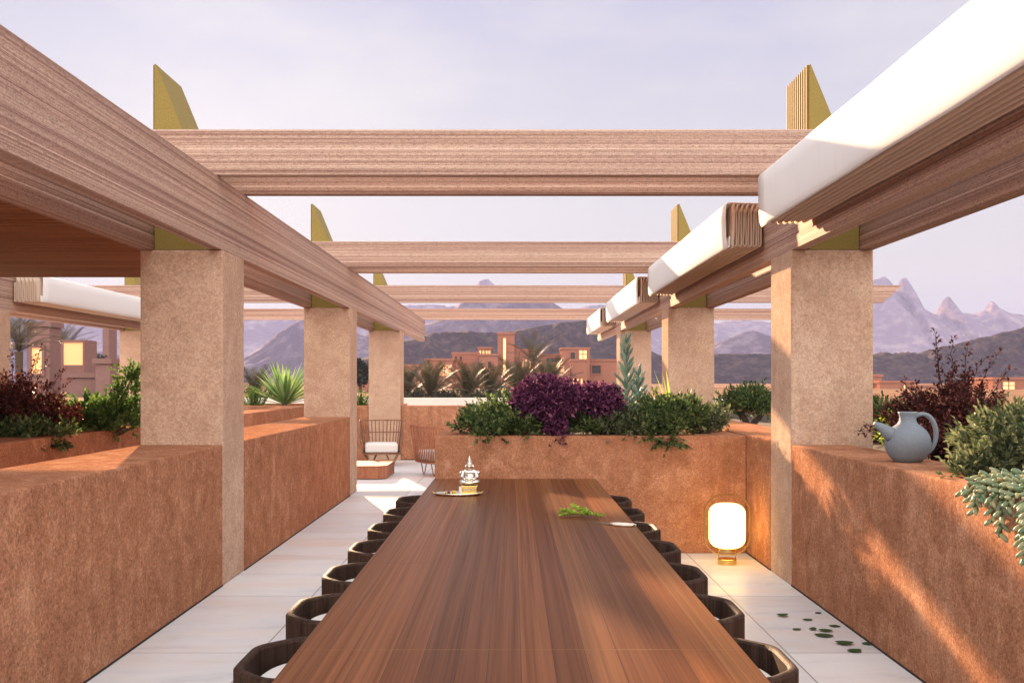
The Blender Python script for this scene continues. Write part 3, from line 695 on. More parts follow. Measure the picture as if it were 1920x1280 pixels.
def spray_bush(label, base, r, n_stems, L, seed, tall=()):
    """dark red bush: many arching leafy stems, loose feathery tips"""
    g = np.random.default_rng(seed); t = thing('red_bush', label, 'bush', base, 0, 'dark red bushes'); base = np.array(base, float)
    ps, ds, Ls, Ws = [], [], [], []; mb = MB()
    for k in range(n_stems + len(tall)):
        if k < n_stems:
            a = g.random() * 2 * PI; o = g.random() ** .6; tip = np.array([math.cos(a) * o * r[0], math.sin(a) * o * r[1], r[2] * (1.02 - .62 * o ** 1.6) * (.62 + .38 * g.random())])
        else: tip = np.array(tall[k - n_stems], float)
        mid = tip * np.array([.42, .42, .62]) + g.normal(0, .03, 3); N = 16
        pts = [base + (2 * u * (1 - u)) * mid + u * u * tip + g.normal(0, .006, 3) * (u > 0) for u in np.linspace(0, 1, N)]
        pts[0] = base + g.normal(0, .02, 3); mb.tube(pts, [.006 * (1 - .8 * i / N) for i in range(N)], 5)
        for u in np.linspace(.22, 1, 46 if k < n_stems else 34):
            f = u * (N - 1); i = min(int(f), N - 2); p = pts[i] * (1 - f + i) + pts[i + 1] * (f - i); tg = pts[i + 1] - pts[i]; tg /= np.linalg.norm(tg) + 1e-9
            w = .060 * (1.15 - .85 * u) * (1.0 if k < n_stems else .65)
            for q in range(3 if k < n_stems else 2):
                sd = g.normal(0, 1, 3); ps.append(p + sd * w * .55); ds.append(sd + tg * .6 + np.array([0, 0, .2])); l = L * (.6 + .6 * g.random()); Ls.append(l); Ws.append(l * .62)
    V, Fc = leaves(ps, ds, Ls, Ws); leafmesh('foliage', V, Fc, 'l_red', t); obj('stems', mb, 'darkstem', t); return t

# central hedge: five shrubs in the big planter
HG = 'green shrubs in the big planter'
def hedge(label, cx, y, r, n, mat='l_green', ex=None, dr=.06, clumps=11):
    return shrub(label, (cx, y, 1.02), r, n, .05, mat, droop=dr, clumps=clumps, group=HG, extra=ex)
hedge('green shrub at the left end of the planter hedge, trailing over the planter corner', -.10, 9.38, (.42, .40, .25), 720, ex=[((-.32, -.14, .08), .22), ((-.2, -.20, .10), .24), ((.08, -.24, .10), .22), ((-.1, -.30, .05), .16), ((.22, -.28, .06), .16), ((-.30, .1, .02), .2), ((.16, .0, .24), .2)])
hedge('green shrub below the purple bush, in the middle of the planter front', .46, 9.52, (.42, .40, .26), 620, ex=[((-.24, -.24, .10), .2), ((.24, -.26, .09), .2), ((.26, -.36, .06), .14)])
hedge('dull olive-green shrub right of the purple bush trunk', 1.00, 9.50, (.40, .42, .24), 620, 'l_grey', ex=[((0, -.24, .10), .2), ((.22, -.26, .10), .2), ((-.2, -.30, .08), .16), ((.1, -.36, .05), .14)])
hedge('dark green shrub with the lowest trailing tuft, in front of the lime strap leaves', 1.46, 9.42, (.40, .40, .29), 700, ex=[((-.16, -.24, .10), .24), ((.06, -.28, .09), .22), ((-.02, -.34, .05), .16), ((-.03, -.38, -.01), .11), ((-.22, -.32, .04), .15), ((.2, -.1, .24), .2)])
hedge('green shrub at the right end of the planter hedge', 1.86, 9.85, (.28, .34, .22), 340, 'l_grey')
shrub('rounded green shrub left of the nearest right column, behind the planter rim', (3.02, 12.6, 1.0), (.42, .45, .40), 520, .055, 'l_green', droop=.05)

# purple bushes with bare trunks
def purple(label, base, tips, n, seed):
    g = np.random.default_rng(seed); t = thing('purple_bush', label, 'bush', base, 0, 'purple bushes'); base = np.array(base, float); ps, ds, Ls, Ws = [], [], [], []; mb = MB()
    for (c, rr) in tips:
        c = np.array(c); mb.tube([base, base + c * np.array([.3, .3, .5]) + g.normal(0, .02, 3), base + c], [.016, .011, .005], 6)
        for i in range(int(n * rr / .2)):
            d = g.normal(0, 1, 3); d /= np.linalg.norm(d); p = base + c + d * rr * np.array([1, .9, .66]) * (.35 + .68 * g.random() ** .5)
            ax = d + np.array([0, 0, .3]); ax /= np.linalg.norm(ax)
            for q in range(9): ps.append(p + ax * .008 * q); ds.append(g.normal(0, .8, 3) + ax); l = .044 * (.6 + .6 * g.random()); Ls.append(l); Ws.append(l * .55)
    V, Fc = leaves(ps, ds, Ls, Ws); leafmesh('foliage', V, Fc, 'l_purple', t); obj('trunk', mb, 'darkstem', t); return t
purple('large purple-leaved bush rising over the middle of the planter on bare dark stems', (.36, 9.16, 1.01), [((-.21, .02, .40), .105), ((-.10, -.02, .47), .12), ((.03, 0, .46), .12), ((.15, .02, .43), .11), ((-.04, -.10, .36), .115), ((.10, -.08, .34), .105), ((-.17, -.08, .30), .09), ((.23, 0, .36), .085), ((-.24, 0, .32), .08), ((.01, -.08, .22), .06), ((.03, -.10, .12), .055), ((.05, -.12, .03), .035)], 165, 21)
purple('smaller rounded purple bush just left of the blue-green succulent', (.77, 9.30, 1.03), [((.02, 0, .39), .115), ((.12, .02, .37), .10), ((-.07, 0, .36), .09), ((.16, -.04, .28), .08), ((.03, -.08, .28), .10), ((-.10, -.04, .28), .07), ((.05, -.06, .18), .05)], 165, 22)

# blue-green succulent spires
def spire(label, base, h, rr):
    t = thing('succulent_spire', label, 'succulent', base, 0, 'blue-green succulents'); b = Vector(base); mb = MB(); mb.tube([b, b + Vector((.02, 0, h * .5)), b + Vector((0, 0, h * .97))], [.022, .016, .006], 8); obj('stem', mb, 'l_succ', t)
    mb = MB(); n = int(h / .0165)
    for i in range(n):
        u = i / n; a = i * 2.39996; z = .04 + (h - .06) * u; ln = rr * (1.05 - .55 * u) * (.85 + .3 * random.random()); el = R(34 + 30 * u + random.uniform(-8, 8))
        q = Matrix.Rotation(a, 3, 'Z') @ Matrix.Rotation(PI / 2 - el, 3, 'Y'); d = q @ Vector((0, 0, 1)); mb.ball(b + Vector((.02 * math.sin(u * 3), 0, z)) + d * ln * .62, (.0145, .011, ln * .52), 6, 6, q)
    obj('leaves', mb, 'l_succ', t, True); return t
spire('tall blue-green finger-leaved succulent spire rising beside the smaller purple bush', (1.075, 9.50, 1.0), .96, .19)
spire('shorter blue-green succulent stalk leaning against the taller spire', (1.19, 9.46, 1.0), .66, .17)

def blades(name, label, cat, base, specs, mat, w, group=None, core=None):
    """sword leaves: specs = (azimuth, elevation, length, droop)"""
    t = thing(name, label, cat, base, 0, group); b = Vector(base); mb = MB()
    for az, el, ln, dr in specs:
        d = Vector((math.cos(az) * math.cos(el), math.sin(az) * math.cos(el), math.sin(el))); s_ = Vector((-math.sin(az), math.cos(az), 0)); up = s_.cross(d) * -1; v = []; N = 7
        for i in range(N + 1):
            u = i / N; c = b + d * ln * u + Vector((math.cos(az), math.sin(az), 0)) * dr * ln * u * u * .5 - Vector((0, 0, 1)) * dr * ln * u ** 2.2; ww = w * (1 - u ** 2.2) * (.55 + .9 * u * (1 - u) * 2) / 2 + .0008
            v += [c + s_ * ww, c - up * ww * .45, c - s_ * ww]
        f = []
        for i in range(N):
            for k in (0, 1): f.append((i * 3 + k, i * 3 + k + 1, i * 3 + k + 4, i * 3 + k + 3))
        mb.add(v, f)
    obj('blades', mb, mat, t, True)
    if core: m2 = MB(); m2.tube([b - Vector((0, 0, core)), b + Vector((0, 0, .03))], [.06, .05], 8); obj('trunk', m2, 'bark', t)
    return t
blades('strap_plant', 'lime-green strap-leaved plant in front of the second right column', 'plant', (1.70, 10.5, 1.02), [(R(150), R(76), .74, .1), (R(170), R(70), .62, .08), (R(120), R(82), .70, .06), (R(200), R(66), .52, .2), (R(160), R(84), .56, .1), (R(20), R(66), .62, .75), (R(-10), R(68), .66, .75), (R(40), R(68), .62, .7), (R(-30), R(70), .70, .8), (R(80), R(72), .5, .4), (R(175), R(62), .5, .4), (R(250), R(66), .42, .5), (R(5), R(62), .92, .75), (R(140), R(80), .66, .05)], 'l_lime', .046)
sp = [(random.random() * 2 * PI, R(random.triangular(4, 88, 48)), random.uniform(.75, 1.05), random.uniform(.0, .10)) for _ in range(130)]
blades('yucca', 'spiky pale green yucca in the far left planter beside the second left column', 'yucca', (-4.74, 20.75, 1.08), sp, 'l_yucca', .075, None, .2)
def feather(label, base, h, n, mat='l_fresh', sp=.16):
    t = thing('feathery_plant', label, 'plant', base); ps, ds, Ls, Ws = [], [], [], []; mb = MB(); base = np.array(base, float)
    for k in range(n):
        a = rng.random() * 2 * PI; o = rng.random() * sp; tip = base + np.array([math.cos(a) * o * 1.6, math.sin(a) * o, h * (.6 + .4 * rng.random())]); b0 = base + np.array([math.cos(a) * o * .5, math.sin(a) * o * .5, 0]); mb.tube([b0, (b0 + tip) / 2, tip], [.004, .003, .001], 4)
        for u in np.linspace(.1, 1, 26):
            for q in range(2): ps.append(b0 + (tip - b0) * u); sd = rng.normal(0, 1, 3); sd[2] = abs(sd[2]) + .5; ds.append(sd); Ls.append(.06 * (1.1 - .5 * u)); Ws.append(.013)
    V, Fc = leaves(ps, ds, Ls, Ws); leafmesh('foliage', V, Fc, mat, t); obj('stems', mb, 'bark', t); return t
feather('soft feathery green plant at the foot of the spiky yucca', (-5.30, 20.5, .98), .46, 42, sp=.26)
feather('small feathery green tuft between the second and farthest left columns', (-3.12, 20.6, .98), .40, 26)

# left planter plants
spray_bush('dark red bush at the left edge of the photo, in front of the town towers', (-4.55, 9.15, 1.0), (.62, .5, .66), 150, .032, 31, [(.22, 0, .86), (.34, -.1, .76), (-.05, 0, .82), (.42, .05, .66), (.12, .1, .78), (.5, 0, .56), (-.25, 0, .86)])
shrub('bright green shrub right of the dark red bush at the left, before the stone column', (-4.12, 10.05, 1.0), (.50, .40, .29), 520, .058, 'l_fresh', droop=.08, extra=[((.20, .05, .30), .2), ((.22, .05, .44), .17), ((.25, .05, .56), .12), ((-.2, -.22, .10), .26), ((.0, -.24, .08), .25)])
shrub('low green groundcover under the left dark red bush', (-4.40, 8.75, 1.0), (.52, .30, .14), 260, .055, 'l_green', droop=.06)
# right planter plants
spray_bush('dark red bush behind the grey jug, feathery tips against the purple mountains', (3.02, 6.85, .98), (.62, .45, .66), 190, .030, 32, [(-.12, 0, .93), (.0, 0, .86), (.12, 0, .80), (.28, .1, .74), (.34, 0, .78), (-.3, .05, .58), (.05, .1, .72), (.42, 0, .66), (-.08, .05, .84)])
shrub('dense green shrub at the right edge, hanging over the wall beside the jug', (2.76, 5.22, 1.03), (.47, .40, .31), 900, .046, 'l_grey', droop=.0, lean=(.06, 0), clumps=22, extra=[((-.24, -.12, .10), .26), ((-.30, -.2, .07), .22), ((-.38, -.2, .05), .2), ((-.46, -.22, .03), .13), ((-.1, -.26, .10), .25), ((.12, -.28, .12), .3)])
shrub('small green shrub peeking out right of the nearest right column', (3.55, 9.6, .98), (.32, .3, .34), 260, .05, 'l_green')
shrub('yellow-green little plant behind the spout of the grey jug', (3.30, 8.6, .98), (.22, .2, .20), 110, .045, 'l_lime', name='leafy_plant', cat='plant')
# trailing plump succulent
def burro():
    base = (2.26, 4.32, WT); t = thing('trailing_succulent', 'plump pale green succulent hanging over the right wall edge at the right of the photo', 'succulent', base)
    mb = MB(); ms = MB(); g = random.Random(5); starts = []
    for k in range(12):
        y = 3.98 + .66 * (k + g.random() * .6) / 12; x0 = 2.28 + g.uniform(-.02, .12); out_ = g.uniform(.035, .075); hang = (.24, .10, .20, .05, .17, .03, .13, .02, .10, .0, .06, -.02)[k]
        pts = [Vector((x0 + .1, y + .03, WT + .0)), Vector((x0 - .02, y, WT + .045 + g.uniform(0, .035))), Vector((RX0 + .02, y - .02, WT + .04)), Vector((RX0 - out_, y - .03, WT - .01)), Vector((RX0 - out_ - .01, y - .035, WT - max(hang, .03)))]
        fine = []
        for i in range(len(pts) - 1):
            for u in (0, .25, .5, .75): fine.append(pts[i].lerp(pts[i + 1], u))
        fine.append(pts[-1]); ms.tube(fine, .007, 6)
        tot = 0; acc = 0
        for i in range(len(fine) - 1):
            d = fine[i + 1] - fine[i]; ln = d.length; td = d.normalized(); n = max(1, int(ln / .0105))
            for j in range(n):
                acc += 1; p = fine[i].lerp(fine[i + 1], j / n); a = acc * 2.4; s_ = td.orthogonal().normalized(); b = td.cross(s_); rd = s_ * math.cos(a) + b * math.sin(a)
                dd = (rd * .85 + td * .75).normalized(); q = dd.to_track_quat('Z', 'Y').to_matrix(); L = g.uniform(.021, .029); mb.ball(p + dd * L * .8, (.0105, .0105, L), 7, 6, q)
    obj('leaves', mb, 'l_burro', t, True); obj('stems', ms, 'l_grey', t)
burro()

# jug
jx, jy = 2.365, 5.95
t = thing('watering_jug', 'round blue-grey ceramic jug with a pointed spout and looped handle on the right wall', 'jug', (jx, jy, WT))
mb = MB(); pr = [(0, .0), (.072, 0), (.080, .004), (.108, .034), (.126, .072), (.132, .112), (.126, .150), (.108, .184), (.082, .210), (.060, .226), (.050, .240), (.047, .262), (.050, .284), (.056, .296), (.052, .298), (.045, .284), (.042, .262), (.03, .25), (0, .245)]
mb.lathe(pr, (jx, jy, WT + .001), 48); obj('body', mb, 'glaze', t, True)
mb = MB(); mb.tube([(jx - .085, jy - .01, WT + .150), (jx - .125, jy - .012, WT + .178), (jx - .165, jy - .014, WT + .208), (jx - .205, jy - .016, WT + .232)], [.052, .040, .026, .013], 20); obj('spout', mb, 'glaze', t, True)
mb = MB(); pts = []
for i in range(17):
    u = i / 16; a = R(118) - R(205) * u; pts.append((jx + .085 + .083 * math.cos(a), jy - .004, WT + .168 + .118 * math.sin(a)))
mb.tube([(jx + .03, jy - .004, WT + .272)] + pts, [.013] * 5 + [.0145] * 13, 14); obj('handle', mb, 'glaze', t, True)

# sprig and shears
def sprig():
    x0, y0 = .40, 5.93; t = thing('cut_sprig', 'freshly cut bright green leafy sprig lying on the table', 'sprig', (x0, y0, TZ)); mb = MB(); ps, ds, Ls, Ws = [], [], [], []
    main = [Vector((x0 + .135, y0 - .04, TZ + .006)), Vector((x0 + .05, y0, TZ + .016)), Vector((x0 - .03, y0 + .01, TZ + .018)), Vector((x0 - .11, y0 - .02, TZ + .012))]
    side = [[main[1], Vector((x0 + .0, y0 + .10, TZ + .03)), Vector((x0 - .03, y0 + .20, TZ + .04))], [main[2], Vector((x0 - .06, y0 + .07, TZ + .025)), Vector((x0 - .10, y0 + .11, TZ + .02))], [main[1], Vector((x0 + .04, y0 + .06, TZ + .03)), Vector((x0 + .02, y0 + .10, TZ + .03))]]
    for br in [main] + side:
        mb.tube(br, .0022, 5)
        for i in range(len(br) - 1):
            for j in range(34):
                p = br[i].lerp(br[i + 1], random.random()); d = (br[i + 1] - br[i]).normalized(); sd = rng.normal(0, 1, 3); sd[2] = abs(sd[2]) * .7; q = np.array(p) + np.array([0, 0, .004]); ps.append(q); ds.append(sd + np.array(d) * .5); l = .026 * (.7 + .6 * rng.random()); Ls.append(l); Ws.append(l * .55)
    V, Fc = leaves(ps, ds, Ls, Ws); V[:, 2] = np.maximum(V[:, 2], TZ + .001); leafmesh('foliage', V, Fc, 'l_lime', t); obj('stem', mb, 'l_fresh', t)
sprig()
t = thing('garden_shears', 'pale metal garden shears lying on the table beside the green sprig', 'shears', (.56, 5.62, TZ))
A = Vector((.475, 5.665, TZ + .004)); pv_ = Vector((.555, 5.625, TZ + .005))
d = (pv_ - A).normalized(); s_ = Vector((-d.y, d.x, 0))
for sg in (-1, 1):
    mb = MB(); v = [A + Vector((0, 0, sg * .0015)), pv_ + s_ * .013 + Vector((0, 0, sg * .0015)), pv_ - s_ * .013 + Vector((0, 0, sg * .0015))]
    z = Vector((0, 0, .0022)); mb.add([v[0], v[1], v[2], v[0] + z, v[1] + z, v[2] + z], [(0, 2, 1), (3, 4, 5), (0, 1, 4, 3), (1, 2, 5, 4), (2, 0, 3, 5)]); obj('blade', mb, 'silver', t)
    mb = MB(); e = pv_ + d * .15; pts = [pv_ + Vector((0, 0, .004)), pv_ + d * .035 + s_ * sg * .026, pv_ + d * .085 + s_ * sg * .034, pv_ + d * .135 + s_ * sg * .022 , e + s_ * sg * .010, pv_ + d * .11 + s_ * sg * .008, pv_ + d * .06 + s_ * sg * .010, pv_ + Vector((0, 0, .004))]
    pts = [Vector((p.x, p.y, TZ + .008)) for p in pts]; mb.tube(pts, .0052, 8); obj('handle', mb, 'wax', t, True)
mb = MB(); mb.lathe([(0, 0), (.007, 0), (.007, .004), (0, .005)], (pv_.x, pv_.y, TZ + .009), 12); obj('pivot', mb, 'brass', t)

# floor lamp
lx, ly = 1.83, 8.47
t = thing('floor_lantern', 'glowing white lantern with a brass hoop on the floor in the right corner', 'lamp', (lx, ly, 0))
mb = MB(); mb.lathe([(0, 0), (.078, 0), (.080, .003), (.080, .042), (.076, .046), (0, .046)], (lx, ly, .001), 40); obj('base', mb, 'brass', t)
for s_ in (-1, 1):
    mb = MB(); mb.tube([(lx + s_ * .072, ly, .046), (lx + s_ * .072, ly, .125)], .004, 8); obj('post', mb, 'brass', t)
mb = MB(); mb.lathe([(0, 0), (.076, 0), (.078, .003), (.078, .030), (.07, .034), (0, .034)], (lx, ly, .108), 40); obj('collar', mb, 'brass', t)
prof = [(0, .140)]; hw, z0, z1, cr_ = .154, .140, .512, .085
for i in range(9): a = -PI / 2 + PI / 2 * i / 8; prof.append((hw - cr_ + cr_ * math.cos(a), z0 + cr_ + cr_ * math.sin(a)))
for i in range(9): a = PI / 2 * i / 8; prof.append((hw - cr_ + cr_ * math.cos(a), z1 - cr_ + cr_ * math.sin(a)))
prof.append((0, z1)); mb = MB(); mb.lathe(prof, (lx, ly, 0), 48); obj('lamp_shade', mb, 'lampglow', t, True)
loop = []; hw, z0, z1, cr_ = .194, .080, .588, .155
for cx_, cz_, a0 in ((hw - cr_, z0 + cr_, -90), (hw - cr_, z1 - cr_, 0), (-hw + cr_, z1 - cr_, 90), (-hw + cr_, z0 + cr_, 180)):
    for i in range(9): a = R(a0 + 90 * i / 8); loop.append((cx_ + cr_ * math.cos(a), cz_ + cr_ * math.sin(a), math.cos(a), math.sin(a)))
mb = MB(); v = []; n = len(loop)
for x, z, nx_, nz_ in loop:
    for o_, dy in ((.004, -.012), (.004, .012), (-.006, .012), (-.006, -.012)): v.append((lx + x + nx_ * o_, ly + dy, z + nz_ * o_))
mb.add(v, [(i * 4 + k, i * 4 + (k + 1) % 4, ((i + 1) % n) * 4 + (k + 1) % 4, ((i + 1) % n) * 4 + k) for i in range(n) for k in range(4)]); obj('hoop', mb, 'brass', t)

# fallen leaves
FLV = [(1467, 1155, .062, 10, .5, 'curled fallen leaf nearest the chairs, farthest left of the leaves on the floor'), (1534, 1149, .036, 25, .1, 'small dark leaf on the floor, farthest from the viewer beside the wall'), (1514, 1162, .05, 12, .1, 'thin dark leaf on the floor behind the leaf cluster'), (1494, 1180, .045, 20, .1, 'thin small leaf on the floor left of the leaf cluster'), (1565, 1174, .055, -14, .1, 'narrow leaf on the floor between leaf cluster and right wall'), (1524, 1180, .045, 60, .35, 'round upright leaf at the back left of the leaf cluster'), (1548, 1183, .065, -12, .25, 'broad leaf on the right of the leaf cluster'), (1545, 1192, .085, -16, .15, 'long dark leaf at the front of the leaf cluster'), (1583, 1207, .082, -6, .3, 'large folded leaf near the viewer with a bitten end'), (1602, 1221, .068, 16, .25, 'oval green leaf on the floor nearest the viewer'), (1628, 1207, .06, 4, .1, 'leaf on the floor touching the foot of the right wall')]
for px, py, L, az, curl, lab in FLV:
    L *= 1.3
    y = CAMH * F / (py - 715); c = Vector(((px - 960) / F * y, y, .004)); a = R(az); mb = MB(); v = []; N = 8
    for i in range(N + 1):
        u = i / N; w = L * .27 * math.sin(PI * min(1, u * .93 + .04)) ** .8; zc = curl * L * (u - .5) ** 2 * 1.2
        for s_ in (-1, 0, 1): x_ = (u - .5) * L; y_ = s_ * w * 1.5; v.append(c + Vector((x_ * math.cos(a) - y_ * math.sin(a), x_ * math.sin(a) + y_ * math.cos(a), zc + abs(s_) * curl * w * .8)))
    f = [(i * 3 + k, i * 3 + k + 1, i * 3 + k + 4, i * 3 + k + 3) for i in range(N) for k in (0, 1)]; mb.add(v, f)
    single('fallen_leaf', mb, 'l_fallen', lab, 'leaf', 'fallen green leaves on the floor', True)

# ================================================================== LOUNGE
def lounge_chair(loc, rz, label, mt='rattan'):
    t = thing('lounge_chair', label, 'lounge chair', loc, rz, 'rattan lounge chairs'); w, dp = .33, .33
    def U(s_, off=0, z=0):   # s_ in 0..1 round the back: front right, back, front left (front = -y)
        q = (s_ * 3); ww = w + off; d2 = dp + off
        if q < 1: return Vector((ww, -dp + (dp + d2 - .1) * q, z))
        if q < 2:
            a = PI * (q - 1); e = Vector((ww * math.cos(a), d2 - .1 + .1 * math.sin(a) ** .7 if math.sin(a) > 0 else d2 - .1, z)); return e
        return Vector((-ww, -dp + (dp + d2 - .1) * (3 - q), z))
    def top(s_): b = math.sin(PI * s_); return .55 + .27 * min(1, max(0, (b - .15) / .6))
    mb = MB(); n = 50
    for i in range(n):
        s_ = (i + .5) / n; mb.tube([U(s_, .0, .23), U(s_, .03, .45), U(s_, .07, top(s_))], .0095, 6)
    obj('spindle_back', mb, mt, t, True, False)
    mb = MB()
    for off, zf in ((.0, lambda s_: .23), (.045, lambda s_: .23 + (top(s_) - .23) * .62), (.07, top)):
        mb.tube([U(i / 60, off, zf(i / 60)) for i in range(61)], .012, 7)
    mb.tube([(w, -dp, .23), (-w, -dp, .23)], .014, 7); mb.box((-w, -dp, .22), (w, dp - .04, .245), .004)
    for s_ in (-1, 1): mb.tube([(s_ * w, -dp, .23), (s_ * (w + .01), -dp - .02, .40), (s_ * (w + .05), -dp + .10, .55)], .013, 7)
    obj('frame', mb, mt, t, True, False)
    mb = MB(); mb.box((-w + .03, -dp + .0, .25), (w - .03, dp - .06, .42), .05, 4); obj('seat_cushion', mb, 'cushion', t, True, False)
    for s_ in (-1, 1):
        for yy in (-dp + .08, dp - .14):
            mb = MB(); mb.tube([(s_ * (w - .02), yy, .23), (s_ * (w - .10), yy, .05), (s_ * (w - .13), yy, .012), (s_ * (w - .17), yy, .05), (s_ * (w - .25), yy, .23)], .009, 7); obj('leg', mb, mt, t, True, False)
    return t
lounge_chair((-2.42, 18.45, 0), R(8), 'rattan lounge chair facing the viewer, before the farthest left column')
lounge_chair((-1.20, 16.45, 0), R(120), 'reddish rattan lounge chair seen from behind, half hidden behind the big planter', 'coffee')
t = thing('coffee_table', 'low red slatted wooden block table with cut corners beside the second left column', 'low table', (-2.6, 16.35, 0))
x0, x1, y0, y1, c = -3.3, -1.99, 15.75, 16.95, .12
po = [(x0 + c, y0), (x1 - c, y0), (x1, y0 + c), (x1, y1 - c), (x1 - c, y1), (x0 + c, y1), (x0, y1 - c), (x0, y0 + c)]
mb = MB(); mb.prism(po, 'z', .012, .20); obj('base', mb, 'coffee', t)
mb = MB(); mb.prism([((x - (x0 + x1) / 2) * 1.008 + (x0 + x1) / 2, (y - (y0 + y1) / 2) * 1.008 + (y0 + y1) / 2) for x, y in po], 'z', .201, .216); obj('table_top', mb, 'coffee', t)

# ================================================================== PALMS
def palm(loc, label, fr=26, fl=1.75, th=.6, up=55, seed=1, name='palm_tree', tr=.14):
    g = random.Random(seed); t = thing(name, label, 'palm', loc, 0, 'palms beyond the parapet'); mb = MB()
    mb.tube([(0, 0, -.1), (.02, 0, th * .5), (0, 0, th)], [tr * 1.25, tr, tr * 1.15], 10); obj('trunk', mb, 'bark', t, world=False)
    v = []; f = []; rachis = MB()
    for k in range(fr):
        az = k * 2.39996 + g.uniform(-.2, .2); el = R(up + 26 - 62 * (k / fr) ** 1.2 + g.uniform(-7, 7)); L = fl * g.uniform(.85, 1.1); h = Vector((math.cos(az), math.sin(az), 0)); p = Vector((0, 0, th)); N = 14; pts = [p.copy()]; e = el
        for i in range(N): e -= R(2.0 + 2.4 * i / N); p = p + (h * math.cos(e) + Vector((0, 0, math.sin(e)))) * L / N; pts.append(p.copy())
        rachis.tube(pts[::2], .012, 4); s_ = Vector((-math.sin(az), math.cos(az), 0))
        for i in range(1, N + 1):
            for j in (0, .34, .67):
                u = (i - 1 + j) / N; q = pts[i - 1].lerp(pts[i], j); td = (pts[i] - pts[i - 1]).normalized(); ll = L * .24 * math.sin(PI * (.10 + .84 * u)) ** .7
                for sg in (-1, 1):
                    dd = (s_ * sg * .62 + td * .85 + Vector((0, 0, .10 + g.uniform(-.15, .12)))).normalized(); wv = td * .012; o = len(v); v += [q - wv, q + wv, q + dd * ll * .6 + wv * .9, q + dd * ll, q + dd * ll * .6 - wv * .9]; f.append((o, o + 1, o + 2, o + 3, o + 4))
    m2 = MB(); m2.v = v; m2.f = f; cr2 = obj('crown', m2, 'l_palm', t, world=False); obj('frond_stems', rachis, 'l_lime' if False else 'bark', cr2, world=False); return t
GZ = .62
def gp(px, y, z=GZ): return ((px - 960) / F * y, y, z)
pr0 = palm(gp(808, 44), 'dark palm beyond the parapet, second from the farthest left column', 30, 1.95, .12, 62, 3)
for px, y, sc, rz, lab in ((762, 46, .95, 1.2, 'dark palm beyond the parapet, right against the farthest left column'), (876, 45, 1.0, 2.4, 'dark palm beyond the parapet, left of the tower and below the slit-windowed pavilion'), (919, 47, .98, 3.9, 'dark palm beyond the parapet, directly below and left of the tall tower'), (972, 49, 1.12, 5.1, 'dark palm beyond the parapet, rising at the left edge of the purple bush'), (1030, 60, 1.3, .5, 'hazy palm behind the purple bush, before the flat-roofed town houses'), (478, 40, .85, .9, 'dark low palm left of the yucca beside the nearest left column')):
    dup(pr0, gp(px, y), rz, lab, None, sc)
pr1 = palm(gp(1000, 78, .6), 'tall loose palm in front of the town right of the tower', 22, 2.7, 2.4, 56, 8, tr=.17)
for px, y, sc, rz, lab in ((-4, 44, 1.0, 1.0, 'tall palm cut by the left edge of the photo'), (36, 47, .98, 2.0, 'tall palm with pale trunk left of the pink town slab'), (104, 100, 1.55, 3.0, 'hazy grey palm between the pink slab and the glowing frame house'), (124, 112, 1.55, 4.0, 'hazy grey palm just above the glowing frame house')):
    dup(pr1, gp(px, y, .6), rz, lab, None, sc)

def desert_bush(px, y, r_, label, seed):
    g = np.random.default_rng(seed); b = np.array(gp(px, y, .5)); t = thing('desert_bush', label, 'bush', tuple(b), 0, 'low dark bushes between the palms'); ps, ds, Ls, Ws = [], [], [], []; mb = MB()
    for k in range(16):
        a = g.random() * 6.28; o = g.random() ** .6; tip = np.array([math.cos(a) * o * r_, math.sin(a) * o * r_, r_ * .75 * (1 - .6 * o * o)]); mb.tube([b, b + tip * np.array([.5, .5, .7]), b + tip], [.02, .014, .005], 4)
        for i in range(70): ps.append(b + tip * (.45 + .6 * g.random()) + g.normal(0, .10, 3)); ds.append(g.normal(0, 1, 3) + np.array([0, 0, .4])); Ls.append(.16); Ws.append(.07)
    V, Fc = leaves(ps, ds, Ls, Ws); leafmesh('foliage', V, Fc, 'l_tree', t); obj('stems', mb, 'darkstem', t)
for i, (px, y, r_, lab) in enumerate(((784, 41, .75, 'low dark bush between the two leftmost palms at the parapet'), (838, 42, .8, 'low dark bush right of the second palm at the parapet'), (898, 42, .7, 'low dark bush between the palm left of the tower and the palm below it'), (944, 43, .85, 'low dark bush right of the palm below the tower'), (1000, 44, .9, 'low dark bush half hidden by the purple bush'), (500, 38, .6, 'low dark bush behind the feathery plant and yucca'))): desert_bush(px, y, r_, lab, 60 + i)
# rounded dark trees beyond, left
def far_tree(px, y, rx, h, label, seed):
    g = np.random.default_rng(seed); b = np.array(gp(px, y, .4)); t = thing('broadleaf_tree', label, 'tree', tuple(b), 0, 'dark trees by the town'); ps, ds, Ls, Ws = [], [], [], []
    cl = [(g.normal(0, .42, 3) * np.array([rx, rx, h * .26]) + np.array([0, 0, h * .62]), .3 + .25 * g.random()) for _ in range(13)]; mb = MB(); mb.tube([b, b + np.array([0, 0, h * .6])], [.16, .09], 7)
    for c, s_ in cl:
        mb.tube([b + np.array([0, 0, h * .3]), b + c], [.07, .02], 5)
        for i in range(240): d = g.normal(0, 1, 3); d /= np.linalg.norm(d); ps.append(b + c + d * s_ * np.array([rx, rx, h * .5]) * (.4 + .6 * g.random())); ds.append(g.normal(0, 1, 3)); Ls.append(.32); Ws.append(.2)
    V, Fc = leaves(ps, ds, Ls, Ws); leafmesh('crown', V, Fc, 'l_tree', t); obj('trunk', mb, 'bark', t)
far_tree(172, 82, 1.5, 3.0, 'dark rounded tree right of the glowing frame house', 1)
far_tree(198, 86, 1.5, 3.3, 'dark rounded tree touching the stone column on the left', 2)
far_tree(103, 90, 1.4, 2.8, 'dark rounded tree between the pink slab and the glowing frame house', 3)
far_tree(676, 84, .9, 3.0, 'dark tree seen between the second and farthest left columns', 4)

